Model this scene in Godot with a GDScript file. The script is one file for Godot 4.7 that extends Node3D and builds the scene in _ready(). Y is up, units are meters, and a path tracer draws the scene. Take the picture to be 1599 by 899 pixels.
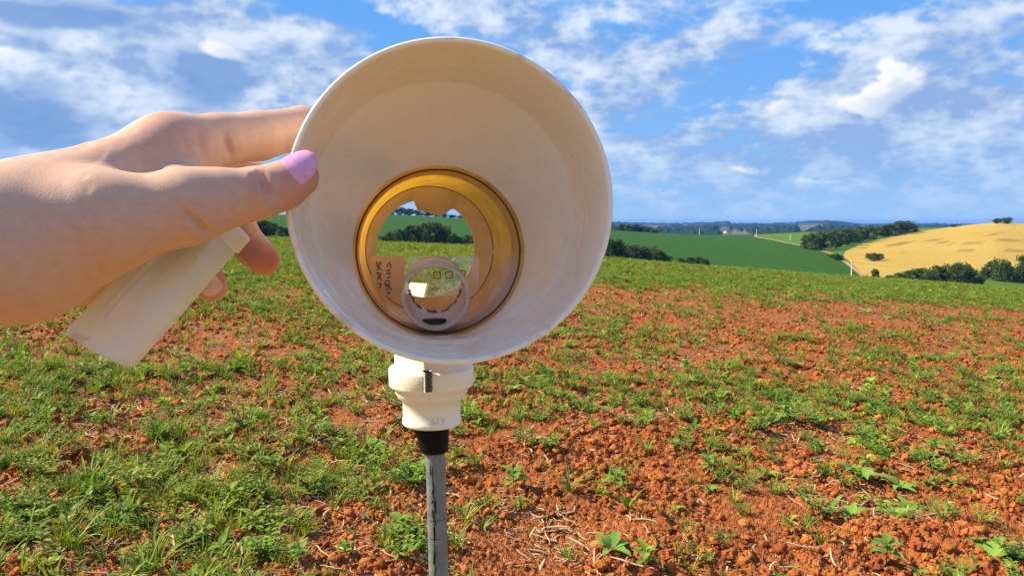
extends Node3D
# A hand holds the open end of a PVC spore trap on a pole in a weedy red-soil field.
const F := 1142.0
const CX := 799.5
const CY := 449.5
const PITCH := 0.0908
const EYE := Vector3(0, 1.45, 0)
const CREST := 45.0
const BASE_D := 250.0
const TOP_D := 700.0
var cb := Basis(Vector3(1, 0, 0), -PITCH)
var used := {}
var M := {}
var rng := RandomNumberGenerator.new()
var n_roll := FastNoiseLite.new()
var n_clod := FastNoiseLite.new()
var n_fine := FastNoiseLite.new()
var n_mask := FastNoiseLite.new()
var n_hill := FastNoiseLite.new()

# ------------------------------------------------------------------ helpers
func ray(px: float, py: float) -> Vector3:
	return cb * Vector3((px - CX) / F, -(py - CY) / F, -1.0)

func cp(px: float, py: float, z: float) -> Vector3:
	return EYE + ray(px, py) * z

func tab(t: Array, x: float) -> float:
	if x <= t[0][0]: return t[0][1]
	for i in range(1, t.size()):
		if x <= t[i][0]:
			var k: float = (x - t[i - 1][0]) / (t[i][0] - t[i - 1][0])
			return lerpf(t[i - 1][1], t[i][1], k)
	return t[-1][1]

func row_y(row: float, d: float) -> float:      # height of a point seen at that row from the distance d
	return EYE.y + d * tan(atan(-(row - CY) / F) - PITCH)

var T_CREST := [[-900.0, 356.0], [0.0, 364.0], [430.0, 374.0], [600.0, 381.0], [740.0, 387.0], [940.0, 404.0], [1100.0, 417.0], [1300.0, 432.0], [1400.0, 438.0], [1599.0, 453.0], [1900.0, 476.0], [2500.0, 500.0]]
var T_TOP := [[-900.0, 322.0], [0.0, 328.0], [400.0, 335.0], [600.0, 334.0], [680.0, 338.0], [740.0, 342.0], [860.0, 351.0], [940.0, 358.0], [1030.0, 364.0], [1100.0, 366.5], [1180.0, 366.0], [1260.0, 362.0], [1340.0, 361.0], [1390.0, 358.0], [1430.0, 356.0], [1478.0, 354.5], [1520.0, 350.0], [1560.0, 346.5], [1590.0, 348.5], [1640.0, 351.0], [1800.0, 352.0], [2500.0, 350.0]]
var T_FAR := [[-900.0, 346.0], [900.0, 348.0], [980.0, 349.5], [1040.0, 351.0], [1080.0, 350.5], [1115.0, 349.0], [1137.0, 348.0], [1142.0, 351.0], [1190.0, 351.0], [1240.0, 350.0], [1262.0, 347.5], [1290.0, 346.5], [1320.0, 349.0], [1350.0, 352.0], [1440.0, 351.5], [1460.0, 350.5], [1480.0, 352.0], [2500.0, 352.0]]

func height(u: float, d: float) -> float:       # the terrain: u is the bearing, d the distance ahead
	var yc := tab(T_CREST, u)
	if d <= CREST:
		return row_y(yc, CREST) * pow(maxf(d, 0.0) / CREST, 1.25)
	var yt := tab(T_TOP, u)
	var yf := tab(T_FAR, u)
	var kn := [[CREST, yc], [100.0, yc + 13.0], [170.0, yc + 15.0], [BASE_D, yc + 4.0], [420.0, lerpf(yc + 4.0, yt, 0.6)], [TOP_D, yt], [1150.0, yt + 9.0], [2200.0, lerpf(yf + 10.0, yt, 0.3) + 3.0], [4200.0, yf + 5.0], [6500.0, yf], [9000.0, yf + 5.0]]
	var i := 0
	while i < kn.size() - 2 and d > kn[i + 1][0]: i += 1
	var l := log(d)
	var a: float = log(kn[i][0])
	var b: float = log(kn[i + 1][0])
	var t := clampf((l - a) / (b - a), 0.0, 1.0)
	var y0: float = kn[i][1]
	var y1: float = kn[i + 1][1]
	var m0 := 0.0
	var m1 := 0.0
	if i > 0: m0 = (y1 - kn[i - 1][1]) / (b - log(kn[i - 1][0])) * (b - a)
	if i + 2 < kn.size(): m1 = (kn[i + 2][1] - y0) / (log(kn[i + 2][0]) - a) * (b - a)
	if (y1 - y0) * (y0 - kn[maxi(i - 1, 0)][1]) <= 0.0: m0 = 0.0
	if i + 2 < kn.size() and (kn[i + 2][1] - y1) * (y1 - y0) <= 0.0: m1 = 0.0
	var t2 := t * t
	var t3 := t2 * t
	var row := (2 * t3 - 3 * t2 + 1) * y0 + (t3 - 2 * t2 + t) * m0 + (-2 * t3 + 3 * t2) * y1 + (t3 - t2) * m1
	return row_y(row, d)

func gpt(u: float, d: float) -> Vector3:
	return Vector3((u - CX) / F * d, height(u, d), -d)

func hill_at(px: float, row: float) -> float:   # distance of the hillside point at that bearing and row
	var lo := BASE_D
	var hi := TOP_D
	for k in 30:
		var d := (lo + hi) * 0.5
		if height(px, d) < row_y(row, d): lo = d
		else: hi = d
	return lo

func soil(x: float, d: float) -> float:         # clods and rills on the near field, in metres
	var w := clampf(n_mask.get_noise_2d(x * 2.3 + 50.0, d * 2.3) * 1.8 + 0.5, 0.08, 1.2)
	var c := n_clod.get_noise_2d(x, d)
	var c2 := n_clod.get_noise_2d(x * 2.6 + 31.0, d * 2.6)
	return n_roll.get_noise_2d(x, d) * 0.05 + w * (clampf(-c - 0.25, 0.0, 0.7) * 0.050 + clampf(-c2 - 0.3, 0.0, 0.6) * 0.022 + n_roll.get_noise_2d(x * 6.0, d * 6.0) * 0.020) + n_fine.get_noise_2d(x, d) * 0.02

func field(x: float, d: float) -> Vector3:
	var u := CX + x / maxf(d, 0.3) * F
	return Vector3(x, height(u, d) + soil(x, d), -d)

func on_field(px: float, py: float) -> Vector3: # where a sight line meets the near field
	var r := ray(px, py)
	var lo := 1.0
	var hi := 46.0
	for k in 30:
		var d := (lo + hi) * 0.5
		var p := EYE + r * (d / -r.z)
		if p.y > height(CX + p.x / d * F, d): lo = d
		else: hi = d
	var q := EYE + r * (lo / -r.z)
	return field(q.x, lo)

class MB:
	var v := PackedVector3Array()
	var c := PackedColorArray()
	var uv := PackedVector2Array()
	var ix := PackedInt32Array()
	func add(p: Vector3, col := Color.WHITE) -> int:
		v.push_back(p); c.push_back(col)
		return v.size() - 1
	func tri(a: int, b: int, d: int) -> void:
		ix.push_back(a); ix.push_back(b); ix.push_back(d)
	func quad(a: int, b: int, d: int, e: int) -> void:
		tri(a, b, d); tri(a, d, e)
	func loft(rings: Array, closed := true, cols := []) -> void:
		var n: int = rings[0].size()
		var s := v.size()
		for j in rings.size():
			for p in rings[j]: add(p, cols[j] if cols else Color.WHITE)
		var m := n if closed else n - 1
		for j in rings.size() - 1:
			for i in m:
				var k := (i + 1) % n
				quad(s + j * n + i, s + j * n + k, s + (j + 1) * n + k, s + (j + 1) * n + i)
	func fan(ring: PackedVector3Array, mid: Vector3) -> void:
		var s := v.size()
		for p in ring: add(p)
		var m := add(mid)
		for i in ring.size(): tri(s + i, s + (i + 1) % ring.size(), m)
	func box(o: Vector3, x: Vector3, y: Vector3, z: Vector3) -> void:
		for f in [[x, y, z], [y, z, x], [z, x, y]]:
			for s in [-1.0, 1.0]:
				var m: Vector3 = o + f[2] * s
				var a := add(m - f[0] - f[1]); add(m + f[0] - f[1]); add(m + f[0] + f[1]); add(m - f[0] + f[1])
				if s > 0: quad(a, a + 3, a + 2, a + 1)
				else: quad(a, a + 1, a + 2, a + 3)
	func mesh(off := Vector3.ZERO, flat := false) -> ArrayMesh:
		var st := SurfaceTool.new()
		st.begin(Mesh.PRIMITIVE_TRIANGLES)
		if flat:
			for i in ix:
				st.set_smooth_group(-1); st.set_color(c[i]); st.add_vertex(v[i] - off)
		else:
			for i in v.size():
				st.set_color(c[i]); st.add_vertex(v[i] - off)
			for i in ix: st.add_index(i)
		st.generate_normals()
		return st.commit()

func ring(o: Vector3, x: Vector3, y: Vector3, r: float, n := 96) -> PackedVector3Array:
	var a := PackedVector3Array()
	for i in n:
		var t := TAU * i / n
		a.push_back(o + x * (cos(t) * r) + y * (sin(t) * r))
	return a

func frame(a: Vector3) -> Array:
	var x := a.cross(Vector3.UP if absf(a.y) < 0.9 else Vector3.RIGHT).normalized()
	return [x, x.cross(a).normalized()]

func tube(mb: MB, pts: Array, rs: Array, n := 10, cap := true) -> void:
	var rings := []
	for i in pts.size():
		var a: Vector3 = (pts[mini(i + 1, pts.size() - 1)] - pts[maxi(i - 1, 0)]).normalized()
		var f := frame(a)
		rings.append(ring(pts[i], f[0], f[1], rs[i], n))
	mb.loft(rings)
	if cap:
		mb.fan(rings[0], pts[0]); mb.fan(rings[-1], pts[-1])

func numbered(s: String) -> String:
	used[s] = used.get(s, -1) + 1
	return s if used[s] == 0 else "%s_%03d" % [s, used[s]]

func tag(o: Node, label: String, category: String, group := "") -> Node:
	o.set_meta("label", label); o.set_meta("category", category)
	if group: o.set_meta("group", group)
	return o

func thing(called: String, at: Vector3, label: String, category: String, group := "") -> Node3D:
	var o := Node3D.new()
	o.name = numbered(called)
	add_child(o, true)
	o.position = at
	tag(o, label, category, group)
	return o

func obj(called: String, mesh: Mesh, m: Material, parent: Node = self) -> MeshInstance3D:
	var o := MeshInstance3D.new()
	o.name = numbered(called) if parent == self else called
	o.mesh = mesh
	o.material_override = m
	parent.add_child(o, true)
	return o

func kind(o: Node, k: String) -> Node:
	o.set_meta("kind", k)
	return o

func mat(called: String, col: Color, rough := 0.6, extra := {}) -> StandardMaterial3D:
	var m := StandardMaterial3D.new()
	m.resource_name = called
	m.albedo_color = Color(col.linear_to_srgb(), col.a)
	m.roughness = rough
	for k in extra: m.set(k, extra[k])
	M[called] = m
	return m

func noise_tex(freq: float, oct: int, ramp: Array, seed_ := 1, size := 512, type := FastNoiseLite.TYPE_SIMPLEX_SMOOTH) -> NoiseTexture2D:
	var t := NoiseTexture2D.new()
	var n := FastNoiseLite.new()
	n.seed = seed_; n.frequency = freq; n.fractal_octaves = oct; n.noise_type = type
	t.width = size; t.height = size; t.seamless = true; t.noise = n
	if ramp:
		var g := Gradient.new()
		g.offsets = PackedFloat32Array(ramp.map(func(a): return a[0]))
		g.colors = PackedColorArray(ramp.map(func(a): return (a[1] as Color).linear_to_srgb()))
		t.color_ramp = g
	return t

func triplanar(m: StandardMaterial3D, albedo: Texture2D, scale: float, bump: Texture2D = null, depth := 0.1, world := true) -> void:
	m.uv1_triplanar = true
	m.uv1_world_triplanar = world
	m.uv1_scale = Vector3.ONE * scale
	if albedo: m.albedo_texture = albedo
	if bump:
		m.heightmap_enabled = true
		m.heightmap_texture = bump
		m.heightmap_scale = depth

# ------------------------------------------------------------------ sky
var n_sky := FastNoiseLite.new()
var n_sky2 := FastNoiseLite.new()
# bearing and height of cloud banks (more cover) and blue gaps (less), as [across, up, half width, half height, slant, amount]
var BANKS := [[1190.0, 110.0, 120.0, 30.0, -0.45, -0.75], [545.0, 20.0, 150.0, 26.0, 0.35, -0.8], [1290.0, 12.0, 190.0, 18.0, -0.1, -0.5], [1075.0, 165.0, 110.0, 26.0, -0.3, -0.5], [1060.0, 70.0, 140.0, 34.0, -0.2, 0.35], [1450.0, 110.0, 210.0, 70.0, -0.35, 0.45], [330.0, 75.0, 250.0, 80.0, 0.1, 0.7], [80.0, 150.0, 190.0, 110.0, 0.0, 0.6], [760.0, 30.0, 90.0, 40.0, 0.1, 0.35], [1280.0, 215.0, 360.0, 75.0, -0.1, 0.42], [180.0, 210.0, 260.0, 50.0, 0.0, 0.3], [940.0, 20.0, 70.0, 30.0, 0.2, -0.25]]
var DARKS := [[335.0, 125.0, 76.0, 40.0, 0.1, 1.35], [40.0, 178.0, 115.0, 42.0, 0.1, 1.2], [100.0, 26.0, 120.0, 28.0, 0.05, 1.15], [60.0, 225.0, 120.0, 18.0, 0.0, 0.4], [1000.0, 216.0, 62.0, 20.0, -0.1, 0.5], [1190.0, 270.0, 60.0, 8.0, -0.1, 0.5], [1120.0, 245.0, 90.0, 14.0, -0.1, 0.3]]
var PUFFS := [[1372.0, 148.0, 40.0, 27.0, -0.45, 1.5], [1404.0, 120.0, 26.0, 20.0, -0.2, 1.2], [1430.0, 118.0, 18.0, 15.0, -0.2, 0.9], [1220.0, 172.0, 26.0, 13.0, -0.3, 0.8], [1180.0, 262.0, 44.0, 11.0, -0.1, 0.8], [1170.0, 225.0, 30.0, 6.0, 0.0, 0.5], [1290.0, 285.0, 60.0, 6.0, 0.0, 0.45], [1415.0, 280.0, 40.0, 7.0, 0.0, 0.45], [350.0, 82.0, 48.0, 13.0, 0.3, 0.8], [1060.0, 300.0, 36.0, 12.0, 0.1, 0.4], [960.0, 292.0, 40.0, 10.0, 0.0, 0.35], [20.0, 80.0, 50.0, 16.0, 0.3, 0.6]]

func blob(b: Array, px: float, py: float) -> float:
	var dx: float = px - b[0]
	var dy: float = py - b[1] - dx * b[4]
	dx /= b[2]; dy /= b[3]
	var q := dx * dx + dy * dy
	return exp(-q) * b[5] if q < 9.0 else 0.0

func sky_color(dir: Vector3) -> Color:
	var y := maxf(dir.y, 0.0)
	var q := Vector2(dir.x, dir.z) / (y + 0.24)
	var e := clampf(y / 0.42, 0.0, 1.0)
	var c := Vector3(0.32, 0.545, 0.84).lerp(Vector3(0.06, 0.31, 0.84), pow(e, 0.7))
	var w1 := n_sky.get_noise_2d(q.x * 60.0, q.y * 60.0)
	var w2 := n_sky2.get_noise_3d(dir.x * 900.0, dir.y * 1500.0, dir.z * 900.0)
	var w3 := n_sky2.get_noise_3d(dir.x * 300.0 + 70.0, dir.y * 900.0, dir.z * 300.0)
	var w4 := 0.55 - 1.9 * absf(n_sky.get_noise_2d(q.x * 240.0 + 500.0, q.y * 240.0)) + 0.3 * n_sky2.get_noise_3d(dir.x * 3000.0, dir.y * 3600.0, dir.z * 3000.0)
	var bank := 0.0
	var dark := 0.0
	var puff := 0.0
	var side := 0.0
	var l := cb.inverse() * dir
	if l.z < -0.3:
		var px := CX - l.x / l.z * F + w2 * 60.0
		var py := CY + l.y / l.z * F + w3 * 26.0 + w2 * 14.0
		if px > -300.0 and px < 1900.0 and py > -250.0 and py < 420.0:
			for b in BANKS: bank += blob(b, px, py)
			for b in DARKS: dark += blob(b, px, py)
			for b in PUFFS:
				var s := blob(b, px - w2 * 26.0, py - w3 * 14.0)
				puff += s
				side += s * (b[0] - px + (b[1] - py) * 1.2) / b[2]
	var cover := smoothstep(-0.32, 0.40, w1 * 0.6 + w4 * 0.30 + w2 * 0.55 + w3 * 0.3 + bank + 0.02)
	cover *= 0.72 * smoothstep(0.0, 0.15, y) + 0.22
	var lum := clampf(0.40 + w2 * 1.3 + w4 * 0.35 + w1 * 0.3 + w3 * 0.5, 0.0, 1.0)
	var cloud := Vector3(0.27, 0.41, 0.69).lerp(Vector3(0.70, 0.79, 0.92), lum)
	var m := c.lerp(cloud, clampf(cover, 0.0, 0.96))
	dark = clampf(dark * (1.0 + w3 * 0.6 + w2 * 1.1 + w4 * 0.5), 0.0, 1.0)
	m = m.lerp(Vector3(0.16, 0.32, 0.65), smoothstep(0.12, 0.95, dark) * 0.88)
	var p := smoothstep(0.25, 0.8, puff * (1.0 + w2 * 1.6))
	m = m.lerp(Vector3(0.50, 0.61, 0.80).lerp(Vector3(0.97, 0.97, 0.97), clampf(0.55 + side * 0.8 + w2 * 0.9, 0.0, 1.0)), p * 0.8)
	return Color(m.x, m.y, m.z)

func sky_dir(i: float, j: float, w: float, h: float) -> Vector3:
	var th := (i / w - 0.5) * TAU
	var ph := (0.5 - j / h) * PI
	return Vector3(sin(th) * cos(ph), sin(ph), -cos(th) * cos(ph))

func make_sky() -> Sky:
	n_sky.seed = 11; n_sky.frequency = 0.022; n_sky.fractal_octaves = 6; n_sky.fractal_gain = 0.55
	n_sky2.seed = 5; n_sky2.frequency = 0.012; n_sky2.fractal_octaves = 5; n_sky2.fractal_gain = 0.58
	var W := 4096
	var H := 2048
	var small := Image.create_empty(512, 256, false, Image.FORMAT_RGB8)
	for j in 130:
		for i in 512: small.set_pixel(i, j, sky_color(sky_dir(i + 0.5, j + 0.5, 512.0, 256.0)).linear_to_srgb())
	for j in range(130, 256):
		for i in 512: small.set_pixel(i, j, Color(0.25, 0.5, 0.84).linear_to_srgb())
	small.resize(W, H, Image.INTERPOLATE_CUBIC)
	var x0 := int(W * (0.5 - 42.0 / 360.0))
	var x1 := int(W * (0.5 + 42.0 / 360.0))
	var y0 := int(H * (0.5 - 27.0 / 180.0))
	for j in range(y0, H / 2 + 4):
		for i in range(x0, x1): small.set_pixel(i, j, sky_color(sky_dir(i + 0.5, j + 0.5, W, H)).linear_to_srgb())
	var turned := Image.create_empty(W, H, false, Image.FORMAT_RGB8)
	turned.blit_rect(small, Rect2i(W / 2, 0, W / 2, H), Vector2i(0, 0))
	turned.blit_rect(small, Rect2i(0, 0, W / 2, H), Vector2i(W / 2, 0))
	var pm := PanoramaSkyMaterial.new()
	pm.panorama = ImageTexture.create_from_image(turned)
	var s := Sky.new()
	s.sky_material = pm
	return s

# ------------------------------------------------------------------ build
func _ready() -> void:
	var cam := Camera3D.new()
	cam.name = "camera"
	cam.fov = rad_to_deg(2.0 * atan(450.0 / F))
	cam.near = 0.02
	cam.far = 14000.0
	cam.transform = Transform3D(cb, EYE)
	add_child(cam)
	cam.current = true
	var env := Environment.new()
	env.background_mode = Environment.BG_SKY
	env.sky = make_sky()
	env.background_energy_multiplier = 0.53
	env.tonemap_mode = Environment.TONE_MAPPER_LINEAR
	env.tonemap_exposure = 2.1
	env.sdfgi_enabled = true
	env.ssao_enabled = true
	env.ssil_enabled = true
	env.fog_enabled = true
	env.fog_density = 0.00007
	env.fog_light_color = Color(0.42, 0.64, 1.0)
	var we := WorldEnvironment.new()
	we.name = "world_environment"
	we.environment = env
	add_child(we)
	var sun := DirectionalLight3D.new()
	sun.name = "sun"
	sun.light_energy = 1.6
	sun.light_color = Color(1.0, 0.945, 0.82)
	sun.light_angular_distance = 0.5
	sun.shadow_enabled = true
	add_child(sun)
	sun.look_at_from_position(Vector3.ZERO, -Vector3(-0.74, 0.62, -0.09))

	n_roll.seed = 3; n_roll.frequency = 0.9; n_roll.fractal_octaves = 3
	n_clod.seed = 8; n_clod.noise_type = FastNoiseLite.TYPE_CELLULAR; n_clod.frequency = 13.0; n_clod.fractal_type = FastNoiseLite.FRACTAL_NONE
	n_clod.cellular_return_type = FastNoiseLite.RETURN_DISTANCE
	n_fine.seed = 4; n_fine.frequency = 34.0; n_fine.fractal_octaves = 3
	n_mask.seed = 21; n_mask.frequency = 0.33; n_mask.fractal_octaves = 3
	n_hill.seed = 9; n_hill.frequency = 0.004; n_hill.fractal_octaves = 4
	rng.seed = 77
	materials()
	var t0 := Time.get_ticks_msec()
	terrain()
	trees()
	far_things()
	ground_cover()
	weeds()
	print("land ", Time.get_ticks_msec() - t0)
	trap()
	case_()
	hand()
	print("all ", Time.get_ticks_msec() - t0)

func materials() -> void:
	var soil_ramp := [[0.0, Color(0.12, 0.031, 0.010)], [0.4, Color(0.26, 0.080, 0.025)], [0.7, Color(0.36, 0.125, 0.042)], [1.0, Color(0.50, 0.20, 0.07)]]
	var m := mat("soil", Color(1, 1, 1), 0.95)
	triplanar(m, noise_tex(0.02, 6, soil_ramp, 2, 1024), 0.9, noise_tex(0.09, 5, [], 5, 1024), 1.4)
	m.metallic_specular = 0.25
	m = mat("weedy_soil", Color(1, 1, 1), 0.95, {"metallic_specular": 0.25})
	triplanar(m, noise_tex(0.03, 5, [[0.0, Color(0.06, 0.13, 0.02)], [0.36, Color(0.12, 0.19, 0.035)], [0.46, Color(0.34, 0.15, 0.055)], [1.0, Color(0.44, 0.22, 0.09)]], 3, 512), 0.5, noise_tex(0.09, 5, [], 5), 1.4)
	m = mat("clod", Color(1, 1, 1), 0.95, {"vertex_color_use_as_albedo": true, "metallic_specular": 0.25})
	triplanar(m, null, 9.0, noise_tex(0.03, 5, [], 6, 256), 0.5)
	mat("plant", Color(1, 1, 1), 0.5, {"vertex_color_use_as_albedo": true, "backlight_enabled": true, "backlight": Color(0.72, 0.80, 0.16), "metallic_specular": 0.25})
	mat("straw", Color(1, 1, 1), 0.7, {"vertex_color_use_as_albedo": true})
	m = mat("crop", Color(1, 1, 1), 0.9, {"metallic_specular": 0.15})
	triplanar(m, noise_tex(0.03, 5, [[0.0, Color(0.02, 0.062, 0.008)], [0.5, Color(0.032, 0.09, 0.011)], [1.0, Color(0.055, 0.125, 0.016)]], 12), 0.02, noise_tex(0.2, 3, [], 13), 40.0)
	m.uv1_scale = Vector3(0.05, 0.02, 0.007)
	m = mat("wheat", Color(1, 1, 1), 0.9, {"vertex_color_use_as_albedo": true, "metallic_specular": 0.15})
	triplanar(m, noise_tex(0.03, 5, [[0.0, Color(0.72, 0.70, 0.62)], [0.5, Color(0.9, 0.9, 0.88)], [1.0, Color(1, 1, 1)]], 15), 0.02, noise_tex(0.2, 3, [], 13), 25.0)
	m = mat("meadow", Color(1, 1, 1), 0.9, {"metallic_specular": 0.15})
	triplanar(m, noise_tex(0.03, 5, [[0.0, Color(0.05, 0.11, 0.015)], [0.6, Color(0.08, 0.16, 0.022)], [1.0, Color(0.15, 0.17, 0.04)]], 18), 0.02, noise_tex(0.2, 3, [], 13), 30.0)
	m = mat("track", Color(1, 1, 1), 0.9)
	triplanar(m, noise_tex(0.05, 4, [[0.0, Color(0.24, 0.12, 0.05)], [1.0, Color(0.42, 0.26, 0.13)]], 19, 256), 0.05)
	mat("far", Color(1, 1, 1), 0.95, {"vertex_color_use_as_albedo": true, "metallic_specular": 0.1})
	mat("leaves", Color(1, 1, 1), 0.75, {"vertex_color_use_as_albedo": true, "backlight_enabled": true, "backlight": Color(0.25, 0.3, 0.1), "metallic_specular": 0.2})
	mat("bark", Color(0.12, 0.09, 0.06), 0.9)
	mat("concrete", Color(0.36, 0.36, 0.33), 0.8)
	mat("white_wall", Color(0.75, 0.74, 0.7), 0.8)
	mat("roof", Color(0.4, 0.16, 0.09), 0.8)
	mat("wire", Color(0.3, 0.3, 0.3), 0.5)
	# the trap
	m = mat("pvc", Color(1, 1, 1), 0.34, {"vertex_color_use_as_albedo": true, "backlight_enabled": true, "backlight": Color(0.52, 0.45, 0.36), "metallic_specular": 0.5})
	triplanar(m, noise_tex(0.012, 5, [[0.0, Color(0.94, 0.92, 0.88)], [0.5, Color(0.98, 0.97, 0.95)], [1.0, Color(1, 1, 1)]], 31), 9.0)
	m.roughness_texture = noise_tex(0.02, 4, [[0.0, Color(0.02, 0.02, 0.02)], [1.0, Color(0.22, 0.22, 0.22)]], 33, 256)
	m.roughness = 1.0
	m = mat("fitting", Color(0.79, 0.765, 0.69), 0.38)
	triplanar(m, null, 30.0, noise_tex(0.05, 3, [], 34, 256), 0.01)
	m = mat("amber", Color(1, 1, 1), 0.3, {"vertex_color_use_as_albedo": true, "backlight_enabled": true, "backlight": Color(1.0, 0.92, 0.62)})
	triplanar(m, noise_tex(0.015, 5, [[0.0, Color(0.8, 0.72, 0.6)], [0.6, Color(0.95, 0.93, 0.9)], [1.0, Color(1, 1, 1)]], 36), 10.0)
	mat("seal", Color(0.16, 0.055, 0.018), 0.5)
	mat("milky", Color(0.84, 0.72, 0.61, 0.64), 0.34, {"transparency": BaseMaterial3D.TRANSPARENCY_ALPHA, "backlight_enabled": true, "backlight": Color(0.6, 0.5, 0.45)})
	mat("dust", Color(0.40, 0.17, 0.09), 0.95)
	mat("slide_glass", Color(0.95, 0.95, 0.95, 0.12), 0.08, {"transparency": BaseMaterial3D.TRANSPARENCY_ALPHA})
	m = mat("paper", Color(0.82, 0.71, 0.57), 0.8, {"backlight_enabled": true, "backlight": Color(0.7, 0.6, 0.5)})
	triplanar(m, null, 40.0, noise_tex(0.05, 3, [], 38, 256), 0.01)
	mat("ink", Color(0.02, 0.018, 0.018), 0.5)
	mat("rubber", Color(0.012, 0.013, 0.014), 0.45)
	m = mat("tape", Color(0.007, 0.007, 0.009), 0.45, {"metallic_specular": 0.2})
	m = mat("steel", Color(1, 1, 1), 0.5, {"metallic": 0.2, "vertex_color_use_as_albedo": true})
	triplanar(m, noise_tex(0.02, 5, [[0.0, Color(0.12, 0.13, 0.13)], [0.35, Color(0.16, 0.18, 0.19)], [1.0, Color(0.23, 0.28, 0.28)]], 41), 14.0, noise_tex(0.04, 4, [], 42, 256), 0.03)
	mat("bolt_steel", Color(0.13, 0.12, 0.11), 0.4, {"metallic": 0.9})
	m = mat("poly", Color(0.80, 0.90, 1.0, 0.66), 0.3, {"transparency": BaseMaterial3D.TRANSPARENCY_ALPHA, "backlight_enabled": true, "backlight": Color(0.9, 0.85, 0.75), "metallic_specular": 0.5})
	m = mat("skin", Color(1, 1, 1), 0.52, {"vertex_color_use_as_albedo": true, "subsurf_scatter_enabled": true, "subsurf_scatter_strength": 0.08, "metallic_specular": 0.35})
	triplanar(m, noise_tex(0.02, 5, [[0.0, Color(0.87, 0.79, 0.76)], [0.35, Color(0.94, 0.91, 0.89)], [0.6, Color(0.97, 0.95, 0.94)], [1.0, Color(1, 1, 1)]], 51), 20.0, noise_tex(0.09, 4, [], 52), 0.009)
	m = mat("nail", Color(0.74, 0.36, 0.52), 0.12, {"clearcoat_enabled": true, "clearcoat": 0.6, "clearcoat_roughness": 0.08})
	triplanar(m, noise_tex(0.03, 4, [[0.0, Color(0.75, 0.62, 0.8)], [1.0, Color(1, 1, 1)]], 55, 256), 40.0)
	mat("bare_nail", Color(0.74, 0.50, 0.46), 0.18, {"clearcoat_enabled": true, "clearcoat": 0.6})

# ------------------------------------------------------------------ land
var ut_pts := []
var uw_pts := []

func grid(rows: Array, cols: int, color = null) -> ArrayMesh:   # rows of [d, u from, u to]
	var mb := MB.new()
	for r in rows:
		for i in cols + 1:
			var u: float = lerpf(r[1], r[2], float(i) / cols)
			var p := gpt(u, r[0])
			mb.add(p, color.call(u, r[0], p) if color != null else Color.WHITE)
	for j in rows.size() - 1:
		for i in cols:
			var a := j * (cols + 1) + i
			mb.quad(a, a + 1, a + cols + 2, a + cols + 1)
	return mb.mesh()

func along(t: Array, d: float) -> float: return tab(t, d)

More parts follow.
